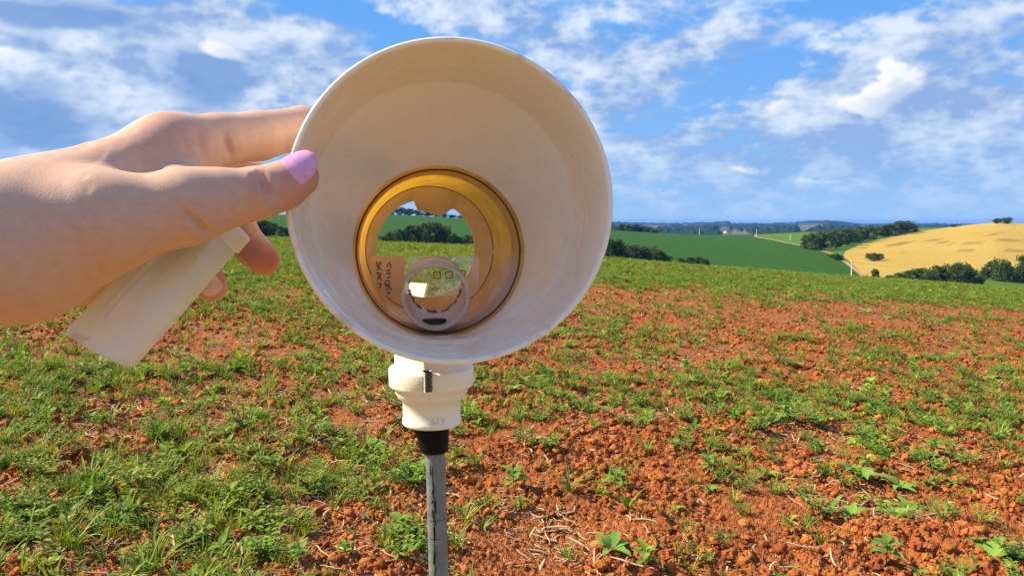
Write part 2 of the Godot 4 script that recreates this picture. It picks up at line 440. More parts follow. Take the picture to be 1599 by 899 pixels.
func terrain() -> void:
	# near field, fine
	var mb := MB.new()
	var nr := 430
	var nc := 720
	var prev := 0.0
	for j in nr + 1:
		# spacing follows how much of the view each row takes
		var k := float(j) / nr
		var d := 1.0 / lerpf(1.0 / 2.2, 1.0 / 70.0, pow(k, 0.82))
		prev = d
		for i in nc + 1:
			var u := lerpf(-190.0, 1790.0, float(i) / nc)
			var x := (u - CX) / F * d
			var h := height(u, d)
			var fade := clampf((70.0 - d) / 40.0, 0.0, 1.0)
			mb.add(Vector3(x, h + soil(x, d) * fade, -d))
	for j in nr:
		for i in nc:
			var a := j * (nc + 1) + i
			mb.quad(a, a + 1, a + nc + 2, a + nc + 1)
	kind(obj("soil_ground", mb.mesh(), M.soil), "structure")
	# the same field round about and behind, coarse and a little lower
	mb = MB.new()
	var n := 60
	for j in n + 1:
		for i in n + 1:
			var x := lerpf(-70.0, 70.0, float(i) / n)
			var d := lerpf(-40.0, 66.0, float(j) / n)
			var u := clampf(CX + x / maxf(d, 6.0) * F, -900.0, 2500.0)
			var inside := d > 1.0 and absf(x / maxf(d, 0.1)) < 0.84
			mb.add(Vector3(x, height(u, maxf(d, 0.0)) + n_roll.get_noise_2d(x, d) * 0.05 - (0.6 if inside and d > 6.0 else 0.14), -d))
	for j in n:
		for i in n:
			var a := j * (n + 1) + i
			mb.quad(a, a + 1, a + n + 2, a + n + 1)
	kind(obj("surrounding_ground", mb.mesh(), M.weedy_soil), "structure")
	# far side of the valley
	for p in [[1350.0, 430.0], [1325.0, 411.0], [1300.0, 396.0], [1260.0, 385.0], [1220.0, 377.0], [1180.0, 370.0]]: ut_pts.append([hill_at(p[0], p[1]), p[0]])
	for p in [[1352.0, 430.0], [1318.0, 400.0], [1322.0, 391.0], [1345.0, 381.0], [1390.0, 369.5], [1430.0, 362.0], [1478.0, 355.5]]: uw_pts.append([hill_at(p[0], p[1]), p[0]])
	ut_pts.sort_custom(func(a, b): return a[0] < b[0])
	uw_pts.sort_custom(func(a, b): return a[0] < b[0])
	var ds := []
	for k in 71: ds.append(62.0 * pow(740.0 / 62.0, k / 70.0))
	var green := []
	var track := []
	var low := []
	var up := []
	var wheat := []
	for d in ds:
		var ut := along(ut_pts, d)
		var uw := maxf(along(uw_pts, d), ut + 4.0)
		var w: float = 2.6 * 450.0 / maxf(d, 300.0)
		green.append([d, -900.0, ut - w])
		track.append([d, ut - w, ut + w])
		if d < 262.0: low.append([d, ut + w, 2500.0])
		elif low.size() and up.is_empty():
			low.append([d, ut + w, 2500.0])
		if d >= 262.0:
			up.append([d, ut + w, uw])
			wheat.append([d, uw, 2500.0])
	kind(obj("green_crop_field", grid(green, 240), M.crop), "structure")
	kind(obj("dirt_track", grid(track, 2), M.track), "structure")
	kind(obj("meadow_ground", grid(low, 100), M.meadow), "structure")
	kind(obj("pasture_ground", grid(up, 24), M.meadow), "structure")
	var bare := [[1408.0, 380.5, 20.0, 2.6, -0.2], [1392.0, 383.0, 10.0, 1.6, 0.0], [1463.0, 376.0, 18.0, 1.8, 0.1], [1480.0, 380.0, 10.0, 1.6, 0.3], [1575.0, 374.0, 24.0, 1.8, 0.06], [1530.0, 380.0, 30.0, 1.2, 0.0], [1440.0, 364.0, 14.0, 0.8, 0.0], [1620.0, 378.0, 20.0, 2.0, 0.0], [1500.0, 392.0, 26.0, 1.3, -0.1], [1420.0, 396.0, 18.0, 1.2, 0.05], [1545.0, 366.0, 22.0, 1.1, 0.1], [1590.0, 392.0, 20.0, 1.6, 0.1], [1350.0, 386.0, 12.0, 1.2, -0.2]]
	kind(obj("wheat_field", grid(wheat, 340, func(u: float, d: float, p: Vector3) -> Color:
		var l := cb.inverse() * (p - EYE)
		var py := CY + l.y / l.z * F
		var s := 0.0
		for b in bare: s += blob([b[0], b[1], b[2], b[3], b[4], 1.0], u + n_hill.get_noise_2d(u * 40.0, py * 200.0) * 8.0, py + n_hill.get_noise_2d(u * 60.0, py * 300.0) * 1.2)
		s = smoothstep(0.3, 0.65, s) * 0.8
		var n1 := 0.5 + 0.5 * n_hill.get_noise_2d(p.x * 2.0, p.z * 2.0)
		var col := Color(0.41, 0.275, 0.058).lerp(Color(0.48, 0.33, 0.085), n1)
		var edge := tab([[1380.0, 447.0], [1480.0, 436.0], [1530.0, 424.0], [1560.0, 429.0], [1599.0, 418.0], [2500.0, 410.0]], u) + n_hill.get_noise_2d(u * 20.0, 5.0) * 2.0
		if py > edge: return Color(0.085, 0.15, 0.025)
		return col.lerp(Color(0.24, 0.14, 0.045), s)), M.wheat), "structure")
	var far := []
	for k in 90: far.append([740.0 * pow(9000.0 / 740.0, k / 89.0), -900.0, 2500.0])
	far[0][0] = ds[-1]
	kind(obj("distant_hills", far_mesh(far), M.far), "structure")

func far_mesh(rows: Array) -> ArrayMesh:
	var mb := MB.new()
	var cols := 1700
	for r in rows:
		for i in cols + 1:
			var u: float = lerpf(r[1], r[2], float(i) / cols)
			var d: float = r[0]
			var p := gpt(u, d)
			var w := n_hill.get_noise_2d(u * 1.6, d * 0.06)
			var col := Color(0.045, 0.085, 0.03)
			if d > 1500.0:
				var field_ := n_hill.get_noise_2d(u * 2.2 + 300.0, d * 0.045)
				if field_ > 0.12 and d < 5200.0: col = Color(0.13, 0.10, 0.07) if w > 0.0 else Color(0.06, 0.09, 0.04)
				else:
					col = Color(0.016, 0.034, 0.018)
					p.y += (6.0 + 22.0 * absf(n_hill.get_noise_2d(u * 12.0, d * 0.3)) + 7.0 * absf(n_hill.get_noise_2d(u * 50.0, d * 0.7))) * clampf((d - 1500.0) / 800.0, 0.0, 1.0)
			mb.add(p, col)
	for j in rows.size() - 1:
		for i in cols:
			var a := j * (cols + 1) + i
			mb.quad(a, a + 1, a + cols + 2, a + cols + 1)
	return mb.mesh()

# ------------------------------------------------------------------ trees
var tree_kinds := []

func leaf_card(mb: MB, p: Vector3, s: float, col: Color, r: RandomNumberGenerator) -> void:
	var x := Vector3(r.randfn(), r.randfn() * 0.6, r.randfn()).normalized()
	var f := frame(x)
	var y: Vector3 = f[0] if r.randf() < 0.5 else f[1]
	var z := x.cross(y)
	var a := mb.add(p - x * s, col); mb.add(p + y * s * 0.55 + z * s * 0.2, col); mb.add(p + x * s, col); mb.add(p - y * s * 0.55 + z * s * 0.2, col)
	mb.tri(a, a + 1, a + 2); mb.tri(a, a + 2, a + 3)

func make_tree(seed_: int, wide: float, low: float) -> Array:      # a tree one metre high: [trunk mesh, crown mesh]
	var r := RandomNumberGenerator.new()
	r.seed = seed_
	var kind_tone: float = [1.0, 0.8, 1.35, 1.1, 0.95, 1.25][seed_ % 6]
	var tr := MB.new()
	var cr := MB.new()
	tube(tr, [Vector3.ZERO, Vector3(0.01, low * 0.6, 0.005), Vector3(0.015, 0.5, 0.0), Vector3(0.0, 0.75, 0.01)], [0.035, 0.026, 0.018, 0.006], 7)
	var hubs := []
	for k in 30:
		var h := lerpf(low + 0.05, 0.88, (k + r.randf()) / 30.0)
		var k2 := (h - low) / (1.0 - low)
		var reach := wide * sqrt(maxf(0.10, sin(clampf(k2 * 0.72 + 0.24, 0.0, 1.0) * PI)))
		var t := r.randf() * TAU
		var q := Vector3(cos(t), 0, sin(t)) * reach * sqrt(r.randf()) * 0.8 + Vector3(0, h, 0)
		hubs.append([q, r.randf_range(0.11, 0.17) * (0.6 + wide)])
		if k % 4 == 0: tube(tr, [Vector3(0.01, minf(h, 0.6) * r.randf_range(0.5, 0.8), 0), q * 0.6 + Vector3(0, h * 0.32, 0), q], [0.014, 0.009, 0.003], 5)
	for hub in hubs:
		var tone := kind_tone * r.randf_range(0.7, 1.3)
		for k in 62:
			var o = Vector3(r.randfn(), r.randfn() * 0.8, r.randfn()).normalized() * pow(r.randf(), 0.35) * hub[1]
			var g := tone * r.randf_range(0.7, 1.3)
			leaf_card(cr, hub[0] + o, r.randf_range(0.026, 0.05), Color(0.052 * g, 0.088 * g * r.randf_range(0.9, 1.1), 0.022 * g), r)
	return [tr.mesh(), cr.mesh()]

func ordinal(i: int) -> String:
	return ["first", "second", "third", "fourth", "fifth", "sixth", "seventh", "eighth", "ninth", "tenth", "eleventh", "twelfth", "thirteenth", "fourteenth", "fifteenth", "sixteenth", "seventeenth", "eighteenth", "nineteenth", "twentieth", "twenty-first", "twenty-second", "twenty-third"][mini(i, 22)]

func plant_tree(called: String, px: float, d: float, top: float, wide_px: float, k: int, label: String, group: String) -> void:
	var p := gpt(px, d)
	p.y -= 0.15
	var h := maxf(row_y(top, d) - p.y, 1.0)
	var o := thing(called, p, label, "bush" if called == "bush" else "tree", group)
	var t: Array = tree_kinds[k % tree_kinds.size()]
	obj("trunk", t[0], M.bark, o)
	obj("crown", t[1], M.leaves, o)
	var w = wide_px * d / F / (t[2] * 2.2)
	o.scale = Vector3(w, h / 0.99, w)
	o.rotation.y = px * 1.7

func trees() -> void:
	for a in [[1, 0.38, 0.04], [2, 0.44, 0.02], [3, 0.36, 0.06], [4, 0.50, 0.0], [5, 0.42, 0.03]]:
		var t := make_tree(a[0], a[1], a[2])
		t.append(a[1])
		tree_kinds.append(t)
	var groups := [
		["tree", "tree of the dark wood seen through the open pipe, %s from its left end", "trees of the wood in the dip", 270.0, [[598, 368, 18], [610, 361, 20], [624, 356, 24], [640, 351, 26], [655, 348, 27], [670, 346, 28], [684, 346, 27], [695, 352, 22], [708, 364, 18], [720, 368, 18], [732, 366, 18], [745, 362, 20], [760, 366, 20]]],
		["tree", "valley tree right of the white rim below the green field, %s from the rim", "valley trees right of the white rim", 265.0, [[934, 365, 26], [948, 369, 26], [962, 373, 26], [975, 379, 24], [988, 381, 24], [1001, 383, 25], [1016, 383, 26], [1030, 389, 24], [1042, 396, 18], [1064, 402, 18], [1078, 400, 20], [1093, 399, 22], [1103, 404, 14]]],
		["tree", "dark tree in the gap between the thumb and the white rim, %s from the thumb", "trees in the gap by the thumb", 260.0, [[392, 346, 22], [408, 343, 26], [424, 345, 24], [440, 352, 20], [456, 350, 22]]],
		["tree", "small skyline tree on the ridge above the wood, %s along the ridge", "trees on the ridge", 700.0, [[590, 323, 16], [602, 322, 18], [615, 321, 18], [628, 323, 18], [641, 325, 18], [654, 327, 16], [667, 328, 16], [680, 330, 16], [693, 332, 16], [707, 335, 14], [720, 336, 14], [735, 337, 16]]],
		["bush", "low bush on the far ridge, %s to the right of the tall ridge tree", "low bushes on the ridge", 695.0, [[972, 349, 16], [982, 350, 16], [992, 350, 18], [1003, 352, 16], [1013, 355, 14], [1023, 358, 12]]],
		["tree", "tree of the dark clump below the wheat field, %s from the clump's left end", "trees at the foot of the wheat", 262.0, [[1394, 429, 20], [1408, 425, 24], [1424, 421, 28], [1440, 417, 28], [1456, 419, 28], [1470, 414, 28], [1484, 412, 28], [1498, 408, 28], [1511, 411, 26], [1522, 419, 22], [1532, 430, 18]]],
		["tree", "rounded tree right of the dark clump at the wheat's lower edge, %s of its cluster", "rounded trees right of the clump", 290.0, [[1541, 416, 14], [1552, 406, 24], [1565, 402, 24], [1576, 408, 16], [1588, 416, 18], [1600, 397, 22], [1606, 414, 20]]],
		["bush", "bush of the round thicket standing alone in the yellow wheat, %s of the thicket", "bushes of the thicket in the wheat", 0.0, [[1359, 395, 13, 407], [1367, 394, 14, 407.5], [1376, 395, 13, 407]]],
		["bush", "bush beside the dirt track at the wheat's left tip, %s along the track", "bushes by the dirt track", 0.0, [[1300, 396, 12, 404], [1308, 395, 12, 406], [1315, 398, 9, 407]]],
	]
	var nth := 0
	for g in groups:
		var i := 0
		for a in g[4]:
			var d: float = g[3] if g[3] > 0.0 else hill_at(a[0], a[3])
			nth += 1
			plant_tree(g[0], a[0], d + (nth % 3) * 4.0, a[1], a[2] * 1.25, nth * 3 + i, g[1] % ordinal(i), g[2])
			i += 1
	var belt := [[1260, 366, 18, 388], [1270, 362, 22, 390], [1283, 360, 24, 390], [1296, 359, 24, 388], [1308, 358, 24, 385], [1321, 356, 24, 382], [1334, 355, 24, 379], [1346, 352, 24, 377], [1357, 351, 24, 374], [1369, 353, 22, 371], [1380, 351, 22, 369], [1392, 348, 24, 367], [1404, 343.5, 26, 365], [1416, 344, 24, 363], [1426, 348, 16, 362]]
	for i in belt.size():
		var a: Array = belt[i]
		plant_tree("tree", a[0], hill_at(a[0], a[3]), a[1], a[2] * 1.25, i, "tree in the dark belt between the track and the wheat field, %s going uphill" % ordinal(i), "trees of the belt beside the wheat")
	plant_tree("tree", 948.0, 690.0, 337.0, 24.0, 1, "tall round tree on the ridge just right of the white rim", "")
	plant_tree("tree", 1557.0, hill_at(1557, 348.5), 340.0, 17.0, 2, "smaller of the two trees on the summit of the wheat field", "")
	plant_tree("tree", 1571.0, hill_at(1571, 349), 338.5, 22.0, 4, "wider of the two trees on the summit of the wheat field", "")
	plant_tree("bush", 1490.0, hill_at(1490, 354), 350.0, 22.0, 3, "flat bush on the skyline at the wheat field's left shoulder", "")
	plant_tree("bush", 1370.0, 256.0, 419.0, 17.0, 0, "single dark bush at the lower left corner of the wheat field", "")

func far_things() -> void:
	var poles := [[1332.0, 262.0, 407.0, "pale concrete utility pole rising behind the crest at the wheat's lower left corner"], [1234.0, 520.0, 366.0, "thin utility pole beside the bend of the dirt track"], [1181.0, 640.0, 358.0, "distant utility pole at the far end of the dirt track"], [1092.0, 690.0, 356.0, "distant utility pole standing on the green field's skyline"]]
	for q in poles:
		var p := gpt(q[0], q[1])
		var h: float = row_y(q[2], q[1]) - p.y
		var o := thing("utility_pole", p, q[3], "utility pole", "utility poles")
		var mb := MB.new()
		tube(mb, [Vector3(0, -0.3, 0), Vector3(0, h, 0)], [0.26, 0.17], 8)
		obj("shaft", mb.mesh(), M.concrete, o)
		mb = MB.new()
		mb.box(Vector3(0, h - 0.5, 0), Vector3(0.6, 0, 0.2), Vector3(0, 0.05, 0), Vector3(-0.02, 0, 0.06))
		obj("crossarm", mb.mesh(), M.concrete, o)
		for s in [-0.5, 0.0, 0.5]:
			mb = MB.new()
			tube(mb, [Vector3(s, h - 0.43, s * 0.33), Vector3(s, h - 0.2, s * 0.33)], [0.06, 0.04], 6)
			obj("insulator", mb.mesh(), M.white_wall, o)
	var w := MB.new()
	var a := gpt(1332.0, 262.0)
	a.y = row_y(409.0, 262.0)
	var b := gpt(1700.0, 330.0) + Vector3(0, 6, 0)
	var pts := []
	var rs := []
	for k in 17:
		var t := k / 16.0
		var p := a.lerp(b, t)
		p.y -= 14.0 * t * (1.0 - t)
		pts.append(p); rs.append(0.03)
	tube(w, pts, rs, 4)
	tag(obj("power_line", w.mesh(), M.wire), "sagging power line running from the concrete pole to the right", "power line")
	for q in [[1080.0, 2300.0, 5.0, "small pale farmhouse far off on the blue hills above the green field"], [1133.0, 2250.0, 6.0, "white farmhouse with reddish roof far beyond the green field"], [1230.0, 2400.0, 4.5, "tiny distant white house near the right end of the blue hills"]]:
		var p := gpt(q[0], q[1])
		var s: float = q[2]
		var o := thing("farmhouse", p, q[3], "house", "distant farmhouses")
		o.rotation.y = q[0]
		var mb := MB.new()
		mb.box(Vector3(0, s * 0.2, 0), Vector3(s * 0.8, 0, 0), Vector3(0, s * 0.4, 0), Vector3(0, 0, s * 0.5))
		obj("wall", mb.mesh(Vector3.ZERO, true), M.white_wall, o)
		mb = MB.new()
		var l := s * 0.88
		var e := s * 0.58
		var i0 := mb.add(Vector3(-l, s * 0.602, -e)); mb.add(Vector3(l, s * 0.602, -e)); mb.add(Vector3(l, s * 0.602, e)); mb.add(Vector3(-l, s * 0.602, e)); mb.add(Vector3(-l, s, 0)); mb.add(Vector3(l, s, 0))
		mb.quad(i0, i0 + 1, i0 + 5, i0 + 4); mb.quad(i0 + 2, i0 + 3, i0 + 4, i0 + 5); mb.tri(i0, i0 + 4, i0 + 3); mb.tri(i0 + 1, i0 + 2, i0 + 5); mb.quad(i0, i0 + 3, i0 + 2, i0 + 1)
		obj("roof", mb.mesh(Vector3.ZERO, true), M.roof, o)

# ------------------------------------------------------------------ ground cover
func leaf(mb: MB, at: Vector3, dir: Vector3, len: float, wide: float, droop: float, fold: float, col: Color, shape := 0) -> void:
	var side := dir.cross(Vector3.UP).normalized()
	if side.length() < 0.5: side = Vector3.RIGHT
	var n := 5
	var s := mb.v.size()
	var p := at
	var d := dir
	for k in n + 1:
		var t := float(k) / n
		var w := wide * (sin(PI * pow(t, 0.75)) * 0.98 + 0.02) if shape == 0 else wide * (1.0 - t * t) * (0.7 + 0.3 * minf(t * 4.0, 1.0))
		if shape == 2: w = wide * (sin(PI * pow(t, 0.7)) + 0.03) * (1.0 if k % 2 == 0 else 0.62)
		var up := side.cross(d).normalized()
		mb.add(p - side * w + up * w * fold, col); mb.add(p, col.darkened(0.06)); mb.add(p + side * w + up * w * fold, col)
		p += d * (len / n)
		d = (d + Vector3(0, -droop / n, 0)).normalized()
	for k in n:
		var a := s + k * 3
		mb.quad(a, a + 1, a + 4, a + 3); mb.quad(a + 1, a + 2, a + 5, a + 4)

# each plant kind gives a list of [part name, mesh builder]
func plant_parts(kind_: int, r: RandomNumberGenerator) -> Array:
	var parts := []
	var g := Color(0.17, 0.27, 0.045)
	match kind_:
		0: # broadleaf seedling
			var st := MB.new()
			var h := r.randf_range(0.06, 0.10)
			tube(st, [Vector3(0, -0.02, 0), Vector3(0.004, h * 0.6, 0.003), Vector3(0.002, h, 0)], [0.0025, 0.002, 0.0012], 5)
			for i in st.c.size(): st.c[i] = Color(0.13, 0.17, 0.04)
			parts.append(["stem", st])
			for k in 9:
				var mb := MB.new()
				var t := k * 2.4 + r.randf() * 0.5
				var e := r.randf_range(0.15, 0.6) + k * 0.05
				leaf(mb, Vector3(0.003, h * (0.35 + 0.07 * k), 0.002), Vector3(cos(t), e, sin(t)).normalized(), r.randf_range(0.05, 0.085), r.randf_range(0.013, 0.021), r.randf_range(0.5, 1.2), 0.35, g * r.randf_range(0.75, 1.25))
				parts.append(["leaf", mb])
		1: # grass tuft
			for k in 15:
				var mb := MB.new()
				var t := r.randf() * TAU
				var y := r.randf_range(1.2, 4.0)
				leaf(mb, Vector3(cos(t) * 0.008, -0.01, sin(t) * 0.008), Vector3(cos(t), y, sin(t)).normalized(), r.randf_range(0.09, 0.19), r.randf_range(0.003, 0.0052), r.randf_range(0.5, 2.2), 0.4, Color(0.22, 0.31, 0.06) * r.randf_range(0.7, 1.3), 1)
				parts.append(["blade", mb])
		2: # bushy small-leaved weed
			for b in 8:
				var mb := MB.new()
				var t := b * 0.785 + r.randf() * 0.5
				var tip := Vector3(cos(t) * 0.08, r.randf_range(0.05, 0.12), sin(t) * 0.08) * r.randf_range(0.7, 1.2)
				tube(mb, [Vector3(0, -0.02, 0), tip * 0.5 + Vector3(0, 0.02, 0), tip], [0.002, 0.0016, 0.0008], 4, false)
				for i in mb.c.size(): mb.c[i] = Color(0.10, 0.15, 0.03)
				for k in 9:
					var q := tip * (0.3 + 0.08 * k) + Vector3(0, 0.018, 0)
					var a := t + (1.3 if k % 2 else -1.3) + r.randf() * 0.6
					leaf(mb, q, Vector3(cos(a), r.randf_range(0.0, 0.8), sin(a)).normalized(), r.randf_range(0.022, 0.04), r.randf_range(0.005, 0.009), 0.6, 0.3, Color(0.16, 0.255, 0.044) * r.randf_range(0.7, 1.35))
				parts.append(["branch", mb])
		_: # seedling with big lobed leaves
			for k in 6:
				var mb := MB.new()
				var t := k * 1.05 + r.randf() * 0.4
				leaf(mb, Vector3(0, -0.005, 0), Vector3(cos(t), r.randf_range(0.6, 1.5), sin(t)).normalized(), r.randf_range(0.11, 0.16), r.randf_range(0.026, 0.036), r.randf_range(1.2, 2.0), 0.25, Color(0.20, 0.33, 0.06) * r.randf_range(0.85, 1.2), 2)
				parts.append(["leaf", mb])
	return parts

func merged(parts: Array) -> ArrayMesh:
	var all := MB.new()
	for p in parts:
		var o := all.v.size()
		all.v.append_array(p[1].v); all.c.append_array(p[1].c)
		for i in p[1].ix: all.ix.push_back(i + o)
	return all.mesh()

func spread(called: String, mesh: Mesh, m: Material, at: Array, label: String) -> void:
	var mm := MultiMesh.new()
	mm.transform_format = MultiMesh.TRANSFORM_3D
	mm.use_colors = true
	mm.mesh = mesh
	mm.instance_count = at.size()
	for i in at.size():
		mm.set_instance_transform(i, at[i][0]); mm.set_instance_color(i, at[i][1])
	var o := MultiMeshInstance3D.new()
	o.name = numbered(called)
	o.multimesh = mm
	o.material_override = m
	add_child(o, true)
	kind(o, "stuff")
	o.set_meta("label", label)

func green_share(x: float, d: float) -> float:
	var u := CX + x / d * F
	var g := n_mask.get_noise_2d(x * 1.0, d * 0.75) * 1.5 + n_mask.get_noise_2d(x * 4.0 + 90.0, d * 3.0) * 0.9
	var bias := tab([[0.0, 0.22], [500.0, 0.15], [700.0, 0.0], [950.0, -0.04], [1599.0, 0.0]], u)
	var far := tab([[2.0, 0.0], [5.0, 0.05], [9.0, 0.08], [13.0, -0.12], [18.0, 0.0], [22.0, 0.5], [28.0, 0.95]], d * (1.0 if u > 850.0 else 1.35))
	return clampf(0.40 + g * 0.30 + n_fine.get_noise_2d(x * 0.07, d * 0.07) * 0.42 + bias * 0.35 + far * 0.8, 0.0, 1.0)

func cover_spots(count: int, d0: float, d1: float) -> Array:     # random places, thinning evenly over the ground in view
	var a := []
	for k in count:
		var d := sqrt(lerpf(d0 * d0, d1 * d1, rng.randf()))
		a.append(Vector2(rng.randf_range(-0.82, 0.82) * d, d))
	return a

func ground_cover() -> void:
	# clods
	var meshes := []
	for s in 3:
		var mb := MB.new()
		var nn := FastNoiseLite.new()
		nn.seed = 60 + s; nn.frequency = 0.9
		var rings := []
		for j in 7:
			var ph := PI * j / 6.0
			var rr := PackedVector3Array()
			for i in 9:
				var t := TAU * i / 9.0
				var q := Vector3(cos(t) * sin(ph), cos(ph) * 0.75, sin(t) * sin(ph))
				rr.push_back(q * (1.0 + nn.get_noise_3dv(q * 1.5) * 1.0))
			rings.append(rr)
		mb.loft(rings)
		meshes.append(mb.mesh(Vector3.ZERO, s == 1))
	var lists := [[], [], []]
	for set_ in [[60000, 2.2, 6.0, 0.0055], [40000, 6.0, 13.0, 0.009], [12000, 13.0, 28.0, 0.020]]:
		for q in cover_spots(set_[0], set_[1], set_[2]):
			var w := n_mask.get_noise_2d(q.x * 2.3 + 50.0, q.y * 2.3) * 1.4 + 0.62
			if rng.randf() > w: continue
			var s: float = set_[3] * exp(rng.randfn() * 0.75)
			s = minf(s, 0.034)
			var p := field(q.x, q.y)
			var b := Basis.from_euler(Vector3(rng.randf() * 6.0, rng.randf() * 6.0, rng.randf() * 6.0)).scaled(Vector3(s, s * 0.8, s))
			var g := rng.randf_range(0.55, 1.35)
			lists[rng.randi() % 3].append([Transform3D(b, p + Vector3(0, s * 0.3, 0)), Color(0.31 * g, 0.090 * g * rng.randf_range(0.85, 1.3), 0.027 * g)])
	for s in 3: spread("soil_clods", meshes[s], M.clod, lists[s], "crumbly red clods of soil")
	# straw
	var straws := []
	for s in 3:
		var mb := MB.new()
		var pts := []
		var bend := [0.0, 0.12, -0.2][s] as float
		for k in 5:
			var t := k / 4.0 - 0.5
			pts.append(Vector3(t, 0.02 * sin(k * 2.0), bend * (0.25 - t * t) * 2.0))
		var rings := []
		for k in 5:
			var w := 0.042 if k in [1, 2, 3] else 0.028
			var p: Vector3 = pts[k]
			rings.append(PackedVector3Array([p + Vector3(0, 0, -w), p + Vector3(0, w * 0.5, 0), p + Vector3(0, 0, w), p + Vector3(0, -w * 0.4, 0)]))
		mb.loft(rings)
		straws.append(mb.mesh())
	lists = [[], [], []]
	for set_ in [[24000, 2.2, 6.0, 1.0], [30000, 6.0, 14.0, 1.1], [12000, 14.0, 26.0, 1.4]]:
		for q in cover_spots(set_[0], set_[1], set_[2]):
			var w := n_mask.get_noise_2d(q.x * 1.6 + 9.0, q.y * 1.6 + 40.0) * 1.5 + (0.95 if q.x < -0.3 else 0.16)
			if rng.randf() > w: continue
			var s: float = set_[3] * minf(0.042 * exp(rng.randfn() * 0.65), 0.22)
			var p := field(q.x, q.y)
			var b := Basis.from_euler(Vector3(rng.randfn() * 0.5, rng.randf() * TAU, rng.randfn() * 0.18)).scaled_local(Vector3(s, minf(s, 0.12) * 1.3, minf(s, 0.12) * 1.3))
			var g := rng.randf_range(0.6, 1.2)
			lists[rng.randi() % 3].append([Transform3D(b, p + Vector3(0, 0.006, 0)), Color(0.46 * g, 0.32 * g * rng.randf_range(0.85, 1.05), 0.165 * g)])
	for s in 3: spread("straw_litter", straws[s], M.straw, lists[s], "dry straw and stalk pieces scattered on the soil")
	# weeds too many to count
	var names := ["broadleaf_weed_cover", "grass_cover", "bushy_weed_cover", "seedling_cover"]
	for k in 4:
		for var_ in 3:
			var r := RandomNumberGenerator.new()
			r.seed = 100 + k * 10 + var_
			var mesh := merged(plant_parts(k, r))
			var at := []
			var share: float = [0.18, 0.42, 0.28, 0.035][k]
			for set_ in [[5200, 2.3, 7.0, 1.0], [11000, 7.0, 16.0, 1.1], [15000, 16.0, 30.0, 1.35], [17000, 30.0, 60.0, 1.7]]:
				for q in cover_spots(int(set_[0] * share), set_[1], set_[2]):
					if k != 1 and q.x < 0.0 and rng.randf() > tab([[2.3, 0.45], [5.0, 0.6], [10.0, 1.0]], q.y): continue
					var gs := green_share(q.x, q.y)
					var left_grass := 1.0
					if k == 1: left_grass = clampf(0.8 - q.x / q.y * 0.9, 0.3, 1.4)
					if rng.randf() > pow(gs, 2.0) * left_grass: continue
					var s: float = set_[3] * rng.randf_range(0.45, 1.15) * (0.85 if q.x > 0.0 else 1.0)
					var p := field(q.x, q.y)
					var g := rng.randf_range(0.7, 1.3)
					var yel := rng.randf_range(0.85, 1.35) * (1.12 if q.x < 0.0 else 1.0)
					var b := Basis.from_euler(Vector3(rng.randfn() * 0.12, rng.randf() * TAU, rng.randfn() * 0.12)).scaled(Vector3(s, s * rng.randf_range(0.75, 1.2), s))
					at.append([Transform3D(b, p - Vector3(0, 0.004, 0)), Color(g * yel, g, g * 0.9)])
			spread(names[k], mesh, M.plant, at, "low green weeds covering the field")

